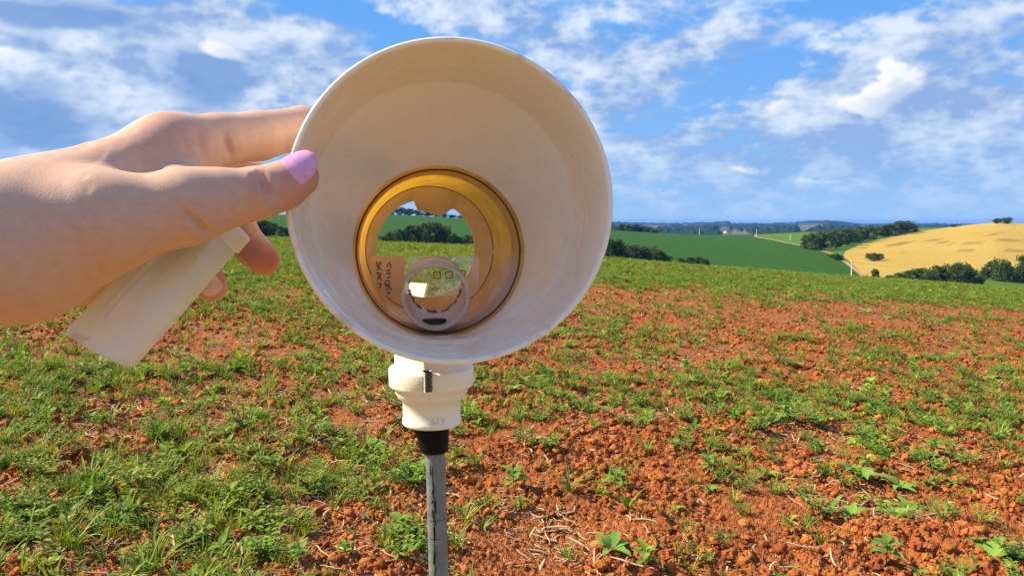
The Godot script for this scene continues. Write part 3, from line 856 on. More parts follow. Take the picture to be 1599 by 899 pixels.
func weeds() -> void:
	# single plants that stand out: [px, py of the foot, kind, size, label]
	var list := [
		[1343, 752, 3, 1.3, "tallest bright green lobed-leaf seedling on the bare soil at the right"], [1405, 762, 3, 1.0, "darker lobed-leaf seedling just right of the tallest bright one"],
		[1545, 880, 3, 1.3, "large pale green lobed seedling in the lower right corner"], [1330, 815, 3, 0.8, "yellow-green small lobed seedling below the tallest bright one"],
		[1400, 808, 3, 0.8, "pale lobed seedling in front of the darker one"], [1585, 895, 2, 1.2, "leafy dark weed cut by the right edge at the bottom corner"],
		[1280, 815, 2, 1.3, "wide dark leafy clump at the centre of the right foreground"], [1385, 895, 0, 1.2, "broad round-leaved seedling at the bottom edge right of centre"],
		[1285, 855, 1, 0.9, "grass tuft in front of the wide dark leafy clump"], [1472, 815, 1, 0.9, "narrow upright blue-green grass shoot on bare soil at the right"],
		[1565, 735, 1, 1.0, "upright grass shoot near the right edge casting a shadow"], [1240, 670, 2, 1.5, "big rounded bright bushy weed, the largest of the right middle ground"],
		[1350, 690, 2, 1.2, "bushy weed right of the largest rounded one"], [1460, 715, 0, 1.3, "dark leafy weed between the bushy weeds and the right edge"],
		[1560, 690, 1, 1.2, "tuft of broad green blades by the right edge"], [980, 805, 1, 1.0, "grey-green grass tuft right of the pole near the bottom"],
		[890, 780, 1, 1.2, "dense grass clump right of the pole"], [960, 775, 0, 1.2, "leafy weed beside the dense grass clump right of the pole"],
		[800, 775, 0, 1.3, "broadleaf weed close to the right of the pole"], [955, 870, 3, 0.9, "leafy seedling on a clod at the bottom right of the pole"],
		[885, 868, 1, 0.7, "small bright shoot nearest the bottom edge right of the pole"], [752, 830, 1, 0.7, "thin upright grass shoot beside the pole"],
		[1160, 800, 1, 0.7, "short grass shoot alone on bare soil"], [1105, 745, 0, 1.1, "leafy weed in the middle of the right foreground"],
		[1010, 715, 1, 0.9, "spreading grass tuft above the grey-green one"], [620, 855, 0, 1.3, "broadleaf seedling left of the pole near the bottom"],
		[640, 770, 2, 1.3, "bushy weed left of the black tape"], [560, 760, 1, 0.9, "grass shoots between the pole and the leafy clump"],
		[135, 770, 1, 1.7, "largest tuft of long arching grass on the left"], [110, 870, 1, 1.5, "arching grass tuft in the lower left corner"],
		[40, 850, 1, 1.2, "grass tuft at the left edge near the bottom"], [240, 895, 1, 1.3, "grass tuft at the bottom edge left"],
		[335, 898, 1, 0.9, "single grass shoot on bare soil at the bottom"], [25, 700, 1, 1.2, "grass tuft at the left edge in the middle ground"],
		[250, 780, 1, 1.0, "thin grass right of the largest arching tuft"], [490, 690, 2, 1.6, "dense leafy clump under the plastic tube, right one of two"],
		[380, 680, 2, 1.5, "dense leafy clump under the plastic tube, left one of two"], [420, 740, 2, 1.2, "low leafy weed in front of the dense clumps"],
		[170, 660, 1, 1.3, "broad-bladed grass clump below the hand"], [600, 690, 1, 1.0, "grass beside the cream collar"]]
	var proto := []
	for k in 4:
		var r := RandomNumberGenerator.new()
		r.seed = 300 + k
		proto.append(plant_parts(k, r).map(func(p): return [p[0], p[1].mesh()]))
	var names := ["broadleaf_weed", "grass_tuft", "bushy_weed", "lobed_seedling"]
	for a in list:
		var k: int = a[2]
		var o := thing(names[k], on_field(a[0], a[1]), a[4], "grass tuft" if k == 1 else "weed", ["broadleaf weeds", "grass tufts", "bushy weeds", "lobed seedlings"][k] + " on the red soil")
		for p in proto[k]: obj(p[0], p[1], M.plant, o)
		o.rotation.y = a[0] * 0.7
		o.scale = Vector3.ONE * (a[3] * 1.05)

# ------------------------------------------------------------------ the trap
func trap() -> void:
	var ax := (cb * Vector3(-0.148, 0.0, -1.0)).normalized()
	var fr := frame(ax)
	var X: Vector3 = fr[0]
	var Y: Vector3 = fr[1]
	var c0 := cp(702.5, 313.5, 0.34)
	var ecc := -(cb * Vector3.UP) * 0.0184
	var top := cp(673, 540, 0.455)
	var base := Vector3(top.x + 0.028, height(CX, 0.5), top.z)
	var t := thing("spore_trap", base, "cream plastic funnel trap with a wide open mouth, standing on a grey metal pole", "spore trap")
	var at := func(s: float, r: float, e: float) -> PackedVector3Array: return ring(c0 + ax * s + ecc * e + cb * Vector3(0.0021, 0.0002, 0) * (1.0 - clampf(s / 0.097, 0.0, 1.0)), X, Y, r * (1.0 + 0.02 * (1.0 - clampf(s / 0.06, 0.0, 1.0))), 128)
	var n_d := FastNoiseLite.new()
	n_d.seed = 71; n_d.frequency = 60.0; n_d.fractal_octaves = 4
	var cream := Color(0.94, 0.87, 0.76)
	# reducer: outside, rim, inside
	var mb := MB.new()
	var cone := []
	for k in 9:
		var q := k / 8.0
		cone.append([q, q * q * (3 - 2 * q)])
	var rings := []
	for a in [[0.0022, 0.0752], [0.030, 0.0752], [0.054, 0.0748]]: rings.append(at.call(a[0], a[1], 0.0))
	for q in cone: rings.append(at.call(0.054 + 0.047 * q[0], lerpf(0.0748, 0.0555, q[1]), q[1]))
	rings.append(at.call(0.128, 0.0555, 1.0)); rings.append(at.call(0.129, 0.051, 1.0))
	mb.loft(rings)
	rings = []
	for a in [[0.0022, 0.0752], [0.0008, 0.0750], [0.0, 0.0743], [0.0, 0.0732], [0.0006, 0.0726], [0.0018, 0.0723]]: rings.append(at.call(a[0], a[1], 0.0))
	mb.loft(rings)
	rings = []
	for a in [[0.0018, 0.0723], [0.02, 0.0720], [0.04, 0.0715], [0.053, 0.0711]]: rings.append(at.call(a[0], a[1], 0.0))
	mb.loft(rings)
	rings = []
	for a in [[0.053, 0.0711], [0.0545, 0.0704], [0.0555, 0.0692]]: rings.append(at.call(a[0], a[1], 0.0))
	for q in range(1, 9):
		var k := q / 8.0
		rings.append(at.call(0.0555 + 0.0415 * k, lerpf(0.0692, 0.0512, k), k))
	mb.loft(rings)
	for i in mb.v.size():       # reddish dust lies in grainy patches on the mouth's lower inside and on the rim
		var p := mb.v[i]
		var l := p - c0
		var dn := -l.dot(Y) / 0.07
		var g := n_d.get_noise_3dv(p) + n_d.get_noise_3dv(p * 3.0) * 0.5
		var dust := smoothstep(0.1, 0.6, g + dn * 0.4 - 0.35) * 0.17
		if l.dot(ax) < 0.001: dust = smoothstep(0.2, 0.5, g - 0.05) * 0.45
		mb.c[i] = cream.lerp(Color(0.45, 0.20, 0.10), clampf(dust, 0.0, 1.0))
	obj("reducer", mb.mesh(base), M.pvc, t)
	# stained socket ring with its seal
	mb = MB.new()
	mb.loft([at.call(0.097, 0.0512, 1.0), at.call(0.0985, 0.0506, 1.0), at.call(0.101, 0.0502, 1.0), at.call(0.104, 0.0500, 1.0)])
	for i in mb.v.size(): mb.c[i] = Color(0.84, 0.70, 0.26) * (1.0 + 0.35 * n_d.get_noise_3dv(mb.v[i]))
	obj("socket_ring", mb.mesh(base), M.amber, t)
	mb = MB.new()
	mb.loft([at.call(0.104, 0.0500, 1.0), at.call(0.1042, 0.0496, 1.0), at.call(0.1044, 0.0492, 1.0), at.call(0.1054, 0.0490, 1.0)])
	obj("rubber_seal", mb.mesh(base), M.seal, t)
	# pipe
	var p0 := c0 + ax * 0.105 + ecc
	var p1 := cp(671.5, 390.5, 0.548)
	var pa := (p1 - p0).normalized()
	var pf := frame(pa)
	var PX: Vector3 = pf[0]
	var PY: Vector3 = pf[1]
	mb = MB.new()
	rings = []
	for k in 17: rings.append(ring(p0.lerp(p1, k / 16.0), PX, PY, lerpf(0.0490, 0.0479, k / 16.0), 128))
	mb.loft(rings)
	var jm := MB.new()
	tube(jm, Array(ring(p1 - pa * 0.0002, PX, PY, 0.0477, 96)), Array(ring(p1, PX, PY, 1.0, 96)).map(func(_p): return 0.00035), 5, false)
	obj("joint_line", jm.mesh(base), M.seal, t)
	mb.loft([ring(p1, PX, PY, 0.0478, 128), ring(p1 + pa * 0.02, PX, PY, 0.0478, 128), ring(p1 + pa * 0.02, PX, PY, 0.0508, 128)])
	mb.loft([ring(p0, PX, PY, 0.0508, 128), ring(p1 + pa * 0.02, PX, PY, 0.0508, 128)])
	for i in mb.v.size():
		var p := mb.v[i]
		var l := p - p0
		var hgt := l.dot(PY) / 0.048
		var g := n_d.get_noise_3dv(p * 0.6) + n_d.get_noise_3dv(p * 2.0) * 0.4
		var dust := smoothstep(-0.1, 0.22, g * 0.45 - hgt - 0.12)
		mb.c[i] = Color(0.92, 0.83, 0.50).lerp(Color(0.76, 0.64, 0.54), dust * 0.85) * (1.0 + 0.25 * g)
	obj("pipe", mb.mesh(base), M.amber, t)
	# end cap with a rough hole and a torn flap
	var hc := cp(665, 388, 0.549)
	mb = MB.new()
	var e1 := PackedVector3Array()
	var i1 := PackedVector3Array()
	var n := 240
	for k in n:
		var th := TAU * k / n
		var dx := cos(th)
		var dy := sin(th)
		var r := 0.0368 + 0.0005 * n_d.get_noise_2d(dx * 0.5, dy * 0.5)
		var deg := rad_to_deg(th)
		# the flap hangs between 60 and 95 degrees of the hole's edge
		r = minf(r, 0.0368 if deg < 53.0 or deg > 104.0 else tab([[53.0, 0.0370], [56.5, 0.0360], [59.0, 0.0318], [63.0, 0.0282], [68.0, 0.0266], [75.0, 0.0264], [83.0, 0.0271], [95.0, 0.0284], [102.5, 0.0296], [103.5, 0.0366]], deg))
		var p := hc + PX * (-dx if PX.dot(Vector3.RIGHT) < 0.0 else dx) * r + PY * (-dy if PY.y < 0.0 else dy) * r
		i1.push_back(p)
		var q := (p - p1)
		q -= pa * q.dot(pa)
		e1.push_back(p1 + q.normalized() * 0.0477)
	var th_ := pa * 0.0032
	var off := func(a: PackedVector3Array, o: Vector3) -> PackedVector3Array:
		var b := PackedVector3Array()
		for p in a: b.push_back(p + o)
		return b
	mb.loft([e1, i1])
	mb.loft([i1, off.call(i1, th_)])
	mb.loft([off.call(i1, th_), off.call(e1, th_)])
	for i in mb.v.size(): mb.c[i] = Color(0.82, 0.72, 0.52) * (1.0 + 0.2 * n_d.get_noise_3dv(mb.v[i] * 0.7))
	obj("end_cap", mb.mesh(base), M.pvc, t)
	mb = MB.new()
	tube(mb, [cp(640, 295, 0.547), cp(648, 303, 0.547), cp(657, 310, 0.547)], [0.0003, 0.0003, 0.0003], 4)
	obj("crack", mb.mesh(base), M.seal, t)
	# small tube along the bottom of the pipe
	var a0 := cp(680, 463.5, 0.432)
	var a1 := cp(679, 445, 0.500)
	var aa := (a1 - a0).normalized()
	var af := frame(aa)
	mb = MB.new()
	var sr := 0.0203
	mb.loft([ring(a0 + aa * 0.001, af[0], af[1], sr, 72), ring(a1, af[0], af[1], sr, 72)])
	mb.loft([ring(a0 + aa * 0.001, af[0], af[1], sr, 72), ring(a0, af[0], af[1], sr - 0.0007, 72), ring(a0, af[0], af[1], sr - 0.0019, 72), ring(a0 + aa * 0.001, af[0], af[1], sr - 0.0025, 72)])
	mb.loft([ring(a0 + aa * 0.001, af[0], af[1], sr - 0.0025, 72), ring(a0.lerp(a1, 0.5), af[0], af[1], sr - 0.0026, 72), ring(a1, af[0], af[1], sr - 0.0027, 72), ring(a1, af[0], af[1], sr, 72)])
	var inner := obj("inner_tube", mb.mesh(base), M.milky, t)
	mb = MB.new()
	for k in 90:
		var q := rng.randf_range(PI * 0.05, PI * 0.95) if k < 60 else rng.randf_range(PI, TAU)
		var s := rng.randf_range(0.0004, 0.0011)
		var along_ := rng.randf_range(0.86, 0.99) if k < 60 else rng.randf_range(0.3, 0.95)
		var c = a0.lerp(a1, along_) + (af[0] * cos(q) + af[1] * sin(q) * (-1.0 if af[1].y > 0.0 else 1.0)) * (sr - 0.0026)
		mb.box(c, X * s, Y * s * 0.7, ax * s * 1.2)
	kind(obj("dirt_specks", mb.mesh(base, true), M.dust, inner), "stuff")
	mb = MB.new()
	var bo := cp(678, 501, 0.447)
	mb.loft([ring(bo - Vector3(0, 0.002, 0), X, ax, 0.0074, 24), ring(bo + Vector3(0, 0.0008, 0), X, ax, 0.0074, 24), ring(bo + Vector3(0, 0.0016, 0), X, ax, 0.0062, 24), ring(bo + Vector3(0, 0.0018, 0), X, ax, 0.0030, 24), ring(bo + Vector3(0, 0.0008, 0), X, ax, 0.0026, 24)])
	mb.fan(ring(bo + Vector3(0, 0.0008, 0), X, ax, 0.0026, 24), bo + Vector3(0, 0.0008, 0))
	obj("bolt_head", mb.mesh(base, true), M.rubber, t)
	# white plate behind the hole
	mb = MB.new()
	var pn := Vector3(-0.55, 0.35, 0.75).normalized()
	var ps := Vector3.UP.cross(pn).normalized()
	mb.box(cp(648, 457, 0.60), ps * 0.0115, pn.cross(ps) * 0.0082, pn * 0.0012)
	obj("white_plate", mb.mesh(base, true), M.white_wall, t)
	# fitting below: lathe about the pole's axis
	var fy := func(py: float) -> float: return (cp(673, py, 0.455)).y
	var k_ := 0.455 / F
	var prof := [[[516, 57], [571, 57]], [[571, 57], [571.5, 63], [573, 65.5], [576, 66.5]], [[576, 66.5], [599, 66.2], [601.5, 65], [602.5, 62]], [[602.5, 62], [603, 59], [608, 57.5]], [[608, 57.5], [609, 56], [612, 56.5]], [[612, 56.5], [616, 55], [617, 53], [619, 53.5], [621, 50]], [[621, 50], [622, 46]], [[622, 46], [653, 45]], [[653, 45], [655, 46.5], [661, 46.5], [663, 45.5], [663.5, 30]]]
	mb = MB.new()
	for sec in prof:
		rings = []
		for a in sec: rings.append(ring(Vector3(top.x, fy.call(a[0]), top.z), Vector3.RIGHT, Vector3.BACK, a[1] * k_, 80))
		mb.loft(rings)
	var fit := obj("collar_fitting", mb.mesh(base), M.fitting, t)
	mb = MB.new()      # raised moulding marks on the sleeve: a stroke, V and I
	var mark := func(px: float, py: float, qx: float, qy: float, rp: float) -> void:
		var a := Vector3((px - 673.0) * k_, fy.call(py), 0)
		var b := Vector3((qx - 673.0) * k_, fy.call(qy), 0)
		for v in [a, b]: v.z = 0
		a.z = sqrt(pow(rp * k_, 2) - a.x * a.x); b.z = sqrt(pow(rp * k_, 2) - b.x * b.x)
		tube(mb, [a + Vector3(top.x, 0, top.z), b + Vector3(top.x, 0, top.z)], [0.00035, 0.00035], 5)
	mark.call(678, 643, 681, 652, 45.4); mark.call(684, 652, 681, 652, 45.4); mark.call(687, 643, 687, 652, 45.4); mark.call(691, 643, 695, 652, 45.2); mark.call(695, 652, 698, 643, 45.2); mark.call(675, 610, 676, 615, 57)
	obj("moulded_mark", mb.mesh(base), M.fitting, fit)
	# threaded bolt standing before the collar
	mb = MB.new()
	var b0 := Vector3(top.x + 1.5 * k_, fy.call(566), top.z + 66.8 * k_)
	rings = []
	for k in 49:
		rings.append(ring(b0 - Vector3(0, 0.0122 * k / 48.0, 0), Vector3.RIGHT, Vector3.BACK, 0.0026 + 0.0004 * cos(k * PI / 2.4), 20))
	mb.loft(rings)
	mb.fan(rings[-1], b0 - Vector3(0, 0.0124, 0))
	obj("threaded_bolt", mb.mesh(base), M.bolt_steel, t)
	# tape
	mb = MB.new()
	rings = []
	for k in 40:
		var q := k / 39.0
		var py := 662.0 + 47.0 * q
		var r := lerpf(29.5, 21.0, q) + 0.8 * absf(sin(q * 21.0)) + (0.5 if k % 8 == 0 else 0.0)
		var c := Vector3(top.x + (lerpf(-2.5, 4.0, q)) * k_, fy.call(py), top.z)
		var tilt := Vector3(1, 0.10 * sin(q * 9.0), 0).normalized()
		rings.append(ring(c, tilt, Vector3.BACK, r * k_, 48))
	mb.loft(rings)
	mb.fan(rings[-1], Vector3(top.x + 4.0 * k_, fy.call(709.0), top.z))
	obj("black_tape", mb.mesh(base), M.tape, t)
	# pole
	mb = MB.new()
	var pt := Vector3(top.x + 4.5 * k_, fy.call(690.0), top.z)
	var pb := base - Vector3(0, 0.25, 0)
	rings = []
	var cols := []
	var nn := 60
	for k in nn + 1:
		var q := pow(float(k) / nn, 1.6)
		rings.append(ring(pt.lerp(pb, q), Vector3.RIGHT, Vector3.BACK, 15.6 * k_, 32))
		cols.append(Color(0.9, 0.92, 0.95))
	mb.loft(rings, true, cols)
	var pole := obj("pole", mb.mesh(base), M.steel, t)
	mb = MB.new()
	var gx := -3.0 * k_
	var gz := sqrt(pow(15.6 * k_, 2) - gx * gx)
	for k in 130:
		var q0 := 0.0024 * k + rng.randf() * 0.004
		var l := rng.randf_range(0.0008, 0.005)
		var x := gx + rng.randfn() * 0.0005
		var a := pt.lerp(pb, (q0 + 0.012) / 1.3)
		mb.box(a + Vector3(x, 0, gz), Vector3(rng.randf_range(0.00006, 0.0004), 0, 0), Vector3(rng.randfn() * 0.0002, l, 0), Vector3(0, 0, 0.0002))
	for k in 3:
		var a := pt.lerp(pb, ([0.036, 0.046, 0.078][k] + 0.006) / 1.3)
		var hoop := ring(a, Vector3(1, 0.08 - 0.07 * k, 0), Vector3.BACK, 15.7 * k_, 40).slice(2 + k * 5, 16)
		var low_ := PackedVector3Array()
		for i in hoop.size(): low_.push_back(hoop[i] - Vector3(0, 0.0003 + 0.0005 * absf(n_fine.get_noise_2d(i * 0.7, k * 9.0)), 0))
		mb.loft([hoop, low_], false)
	kind(obj("tape_residue", mb.mesh(base), M.tape, pole), "stuff")
	slide(X, Y, ax)

func slide(X: Vector3, Y: Vector3, ax: Vector3) -> void:
	# a microscope slide, 76 by 26 mm, across the pipe behind the small tube
	var z := 0.516
	var s := z / F
	var rx := cb * Vector3.RIGHT
	var ry := cb * Vector3.UP
	var rz := cb * Vector3.BACK
	var mid := cp(664, 431.0, z)
	var o := thing("glass_slide", mid, "clear glass slide with a handwritten paper label, fixed across the inside of the pipe", "glass slide")
	var mb := MB.new()
	mb.box(mid, rx * 84.0 * s, ry * 31.0 * s, rz * 0.0005)
	obj("glass", mb.mesh(mid, true), M.slide_glass, o)
	mb = MB.new()
	var lm := cp(605.5, 431.0, z) + rz * 0.0008
	mb.box(lm, rx * 26.0 * s, ry * 31.0 * s, rz * 0.00015)
	var lab := obj("paper_label", mb.mesh(mid, true), M.paper, o)
	mb = MB.new()
	var strokes := [[[205, 205], [195, 240], [205, 285], [225, 285], [240, 240], [265, 210], [280, 230], [270, 260], [235, 330], [215, 360]], [[225, 290], [260, 330], [290, 355]], [[195, 410], [235, 400], [285, 430]], [[240, 400], [225, 440]], [[285, 430], [245, 480], [215, 525]], [[225, 450], [260, 490], [290, 525]], [[225, 615], [215, 590], [260, 590], [280, 620], [270, 655], [240, 680], [235, 655]], [[175, 690], [186, 693]], [[430, 205], [430, 250], [395, 245], [385, 270], [400, 290]], [[430, 250], [460, 280], [450, 310], [415, 310]], [[370, 365], [440, 360]], [[370, 415], [455, 415]], [[380, 480], [410, 490], [430, 460], [445, 490]], [[400, 535], [350, 550], [345, 590], [380, 610], [430, 600], [440, 560], [400, 535]], [[345, 630], [440, 632]], [[370, 660], [365, 690], [395, 695], [400, 665], [440, 660], [465, 690], [450, 715], [420, 705]], [[385, 745], [420, 750], [430, 775], [390, 778]], [[430, 740], [430, 775]]]
	for st in strokes:
		var pts := []
		var rs := []
		for q in st:
			pts.append(cp(570.0 + q[0] / 11.24, 390.0 + q[1] / 11.24, z) + rz * 0.001)
			rs.append(0.00034)
		tube(mb, pts, rs, 5)
	obj("handwriting", mb.mesh(mid), M.ink, lab)
	for q in [[682.0, 429.5], [701.0, 429.0], [721.0, 427.0]]:
		mb = MB.new()
		var c := []
		for e in [[-5.2, -4.6], [5.2, -4.9], [5.4, 4.6], [-5.0, 4.9], [-5.2, -4.6]]: c.append(cp(q[0] + e[0], q[1] + e[1], z) + rz * 0.0007)
		for k in 4: tube(mb, [c[k], c[k + 1]], [0.0003, 0.0003], 5)
		obj("ink_square", mb.mesh(mid), M.ink, o)

# ------------------------------------------------------------------ plastic tube in the hand
func case_() -> void:
	var secs := [[-1.0, 0.0, 50.0], [0.0, 0.0, 55.0], [5.0, 0.0, 57.5], [60.0, 0.0, 56.0], [105.0, 0.0, 54.5], [180.0, 0.0, 51.0], [262.0, 0.0, 47.0], [263.0, 0.0, 44.0], [100.0, 0.0, 51.0]]
	var cap := [[256.0, 0.0, 46.0], [256.0, 0.0, 51.0], [259.0, 0.0, 52.0], [284.0, 0.0, 51.0], [287.0, 0.0, 47.0]]
	var sect := func(list: Array, inset: float) -> Array:
		var rings := []
		for a in list:
			var k: float = clampf(a[0] / 290.0, 0.0, 1.0)
			var z: float = lerpf(0.325, 0.350, k)
			var c = Vector2(155.0, 545.0) + Vector2(0.690, -0.724) * a[0] + Vector2(0.714, 0.700) * a[1]
			var m := cp(c.x, c.y, z)
			var sv := Vector2(0.86, 0.51).lerp(Vector2(0.714, 0.700), clampf(a[0] / 105.0, 0.0, 1.0))
			var side = (cp(c.x + sv.x, c.y + sv.y, z) - cp(c.x, c.y, z)) * (a[2] - inset)
			var dep := cb * Vector3(0.1, 0.1, 1.0).normalized() * (lerpf(0.0105, 0.0095, k) - inset * 0.0003)
			var pts := PackedVector3Array()
			for i in 40:
				var t := TAU * i / 40
				var cx := signf(cos(t)) * pow(absf(cos(t)), 0.75)
				var sy := signf(sin(t)) * pow(absf(sin(t)), 0.8)
				pts.push_back(m + side * cx + dep * sy)
			rings.append(pts)
		return rings
	var base := cp(155, 545, 0.322)
	var o := thing("plastic_tube", base, "frosted translucent plastic tube held slanting under the thumb", "plastic tube")
	var mb := MB.new()
	var r: Array = sect.call(secs, 0.0)
	mb.loft(r)
	mb.fan(r[0], base)
	obj("tube_body", mb.mesh(base), M.poly, o)
	mb = MB.new()
	r = sect.call(cap, 0.0)
	mb.loft(r)
	mb.fan(r[-1], cp(353, 337, 0.350))
	obj("cap", mb.mesh(base), M.poly, o)
	mb = MB.new()
	for q in [-30.0, -20.0]:
		var pts := []
		for k in 6:
			var al := 40.0 + 24.0 * k
			var c = Vector2(155.0, 545.0) + Vector2(0.690, -0.724) * al + Vector2(0.714, 0.700) * (q - 8.0)
			pts.append(cp(c.x, c.y, lerpf(0.325, 0.350, al / 290.0) - lerpf(0.0105, 0.0095, al / 290.0) * 0.93))
		tube(mb, pts, [0.0004, 0.0006, 0.0006, 0.0006, 0.0006, 0.0004], 6)
	obj("moulded_rib", mb.mesh(base), M.poly, o)

# ------------------------------------------------------------------ hand
class Cap:
	var a: Vector3
	var ab: Vector3
	var il: float
	var r0: float
	var r1: float
	var mid: Vector3
	var reach: float
	func d(p: Vector3) -> float:
		var t := clampf((p - a).dot(ab) * il, 0.0, 1.0)
		return p.distance_to(a + ab * t) - (r0 + (r1 - r0) * t)

func capsule(x: Array, y: Array) -> Cap:
	var c := Cap.new()
	c.a = cp(x[0], x[1], x[2])
	var b := cp(y[0], y[1], y[2])
	c.ab = b - c.a
	c.il = 1.0 / maxf(c.ab.length_squared(), 1e-9)
	c.r0 = x[3] * x[2] / F
	c.r1 = y[3] * y[2] / F
	c.mid = (c.a + b) * 0.5
	c.reach = c.ab.length() * 0.5 + maxf(c.r0, c.r1)
	return c

func chain(list: Array) -> Array:
	var a := []
	for i in list.size() - 1: a.append(capsule(list[i], list[i + 1]))
	return a

static func smin(a: float, b: float, k: float) -> float:
	var h := maxf(k - absf(a - b), 0.0) / k
	return minf(a, b) - h * h * k * 0.25

var groups_ := []      # palm first, then each finger

func hand_field(p: Vector3, live: Array) -> float:
	var palm := 1.0
	for c in live[0]: palm = smin(palm, c.d(p), 0.011)
	var all := palm
	for g in range(1, live.size()):
		if live[g].is_empty(): continue
		var f := 1.0
		for c in live[g]: f = smin(f, c.d(p), 0.003)
		all = smin(all, smin(palm, f, 0.004 if g == 1 else (0.015 if g == 3 else 0.009)), 0.0012)
	return all

func net(cell: float, lo: Vector3, hi: Vector3) -> MB:
	var n := Vector3i(((hi - lo) / cell).ceil()) + Vector3i.ONE
	n = Vector3i((n.x + 3) / 4 * 4 + 1, (n.y + 3) / 4 * 4 + 1, (n.z + 3) / 4 * 4 + 1)
	var sx := 1
	var sy := n.x
	var sz := n.x * n.y
	var val := PackedFloat32Array()
	val.resize(n.x * n.y * n.z)
	val.fill(9.0)
	var mb := MB.new()
	var blocks := []
	var rad := cell * 4.0 * 0.87 * 1.1
	for bz in (n.z - 1) / 4:
		for by in (n.y - 1) / 4:
			for bx in (n.x - 1) / 4:
				var c := lo + Vector3(bx * 4 + 2, by * 4 + 2, bz * 4 + 2) * cell
				var live := []
				for g in groups_:
					var l := []
					for q in g:
						if c.distance_to(q.mid) < q.reach + rad + 0.018: l.append(q)
					live.append(l)
				var any := false
				for l in live: any = any or l.size() > 0
				if not any: continue
				var dc := hand_field(c, live)
				if absf(dc) > rad + 0.001: continue
				blocks.append(Vector3i(bx, by, bz) * 4)
				for z in range(bz * 4, bz * 4 + 5):
					for y in range(by * 4, by * 4 + 5):
						for x in range(bx * 4, bx * 4 + 5):
							var at := x + y * sy + z * sz
							if val[at] == 9.0: val[at] = hand_field(lo + Vector3(x, y, z) * cell, live)
	var id := {}
	var offs := [0, sx, sy, sx + sy, sz, sx + sz, sy + sz, sx + sy + sz]
	var edges := [[0, 1], [2, 3], [4, 5], [6, 7], [0, 2], [1, 3], [4, 6], [5, 7], [0, 4], [1, 5], [2, 6], [3, 7]]
	for b in blocks:
		for z in 4:
			for y in 4:
				for x in 4:
					var q := Vector3i(b.x + x, b.y + y, b.z + z)
					var at: int = q.x + q.y * sy + q.z * sz
					var neg := 0
					for o in offs: neg += 1 if val[at + o] < 0.0 else 0
					if neg == 0 or neg == 8: continue
					var s := Vector3.ZERO
					var cnt := 0
					for e in edges:
						var v0 := val[at + offs[e[0]]]
						var v1 := val[at + offs[e[1]]]
						if (v0 < 0.0) == (v1 < 0.0): continue
						var t := v0 / (v0 - v1)
						var i0: int = e[0]
						var i1: int = e[1]
						s += Vector3(i0 & 1, (i0 >> 1) & 1, i0 >> 2).lerp(Vector3(i1 & 1, (i1 >> 1) & 1, i1 >> 2), t)
						cnt += 1
					id[at] = mb.add(lo + (Vector3(q) + s / cnt) * cell)
	for at in id:
		var v0 := val[at]
		for ax in 3:
			var st: int = [sx, sy, sz][ax]
			var u: int = [sy, sz, sx][ax]
			var w: int = [sz, sx, sy][ax]
			var v1 := val[at + st]
			if v1 == 9.0 or (v0 < 0.0) == (v1 < 0.0): continue
			if not (id.has(at - u) and id.has(at - w) and id.has(at - u - w)): continue
			if v0 < 0.0: mb.quad(id[at], id[at - w], id[at - u - w], id[at - u])
			else: mb.quad(id[at], id[at - u], id[at - u - w], id[at - w])
	return mb

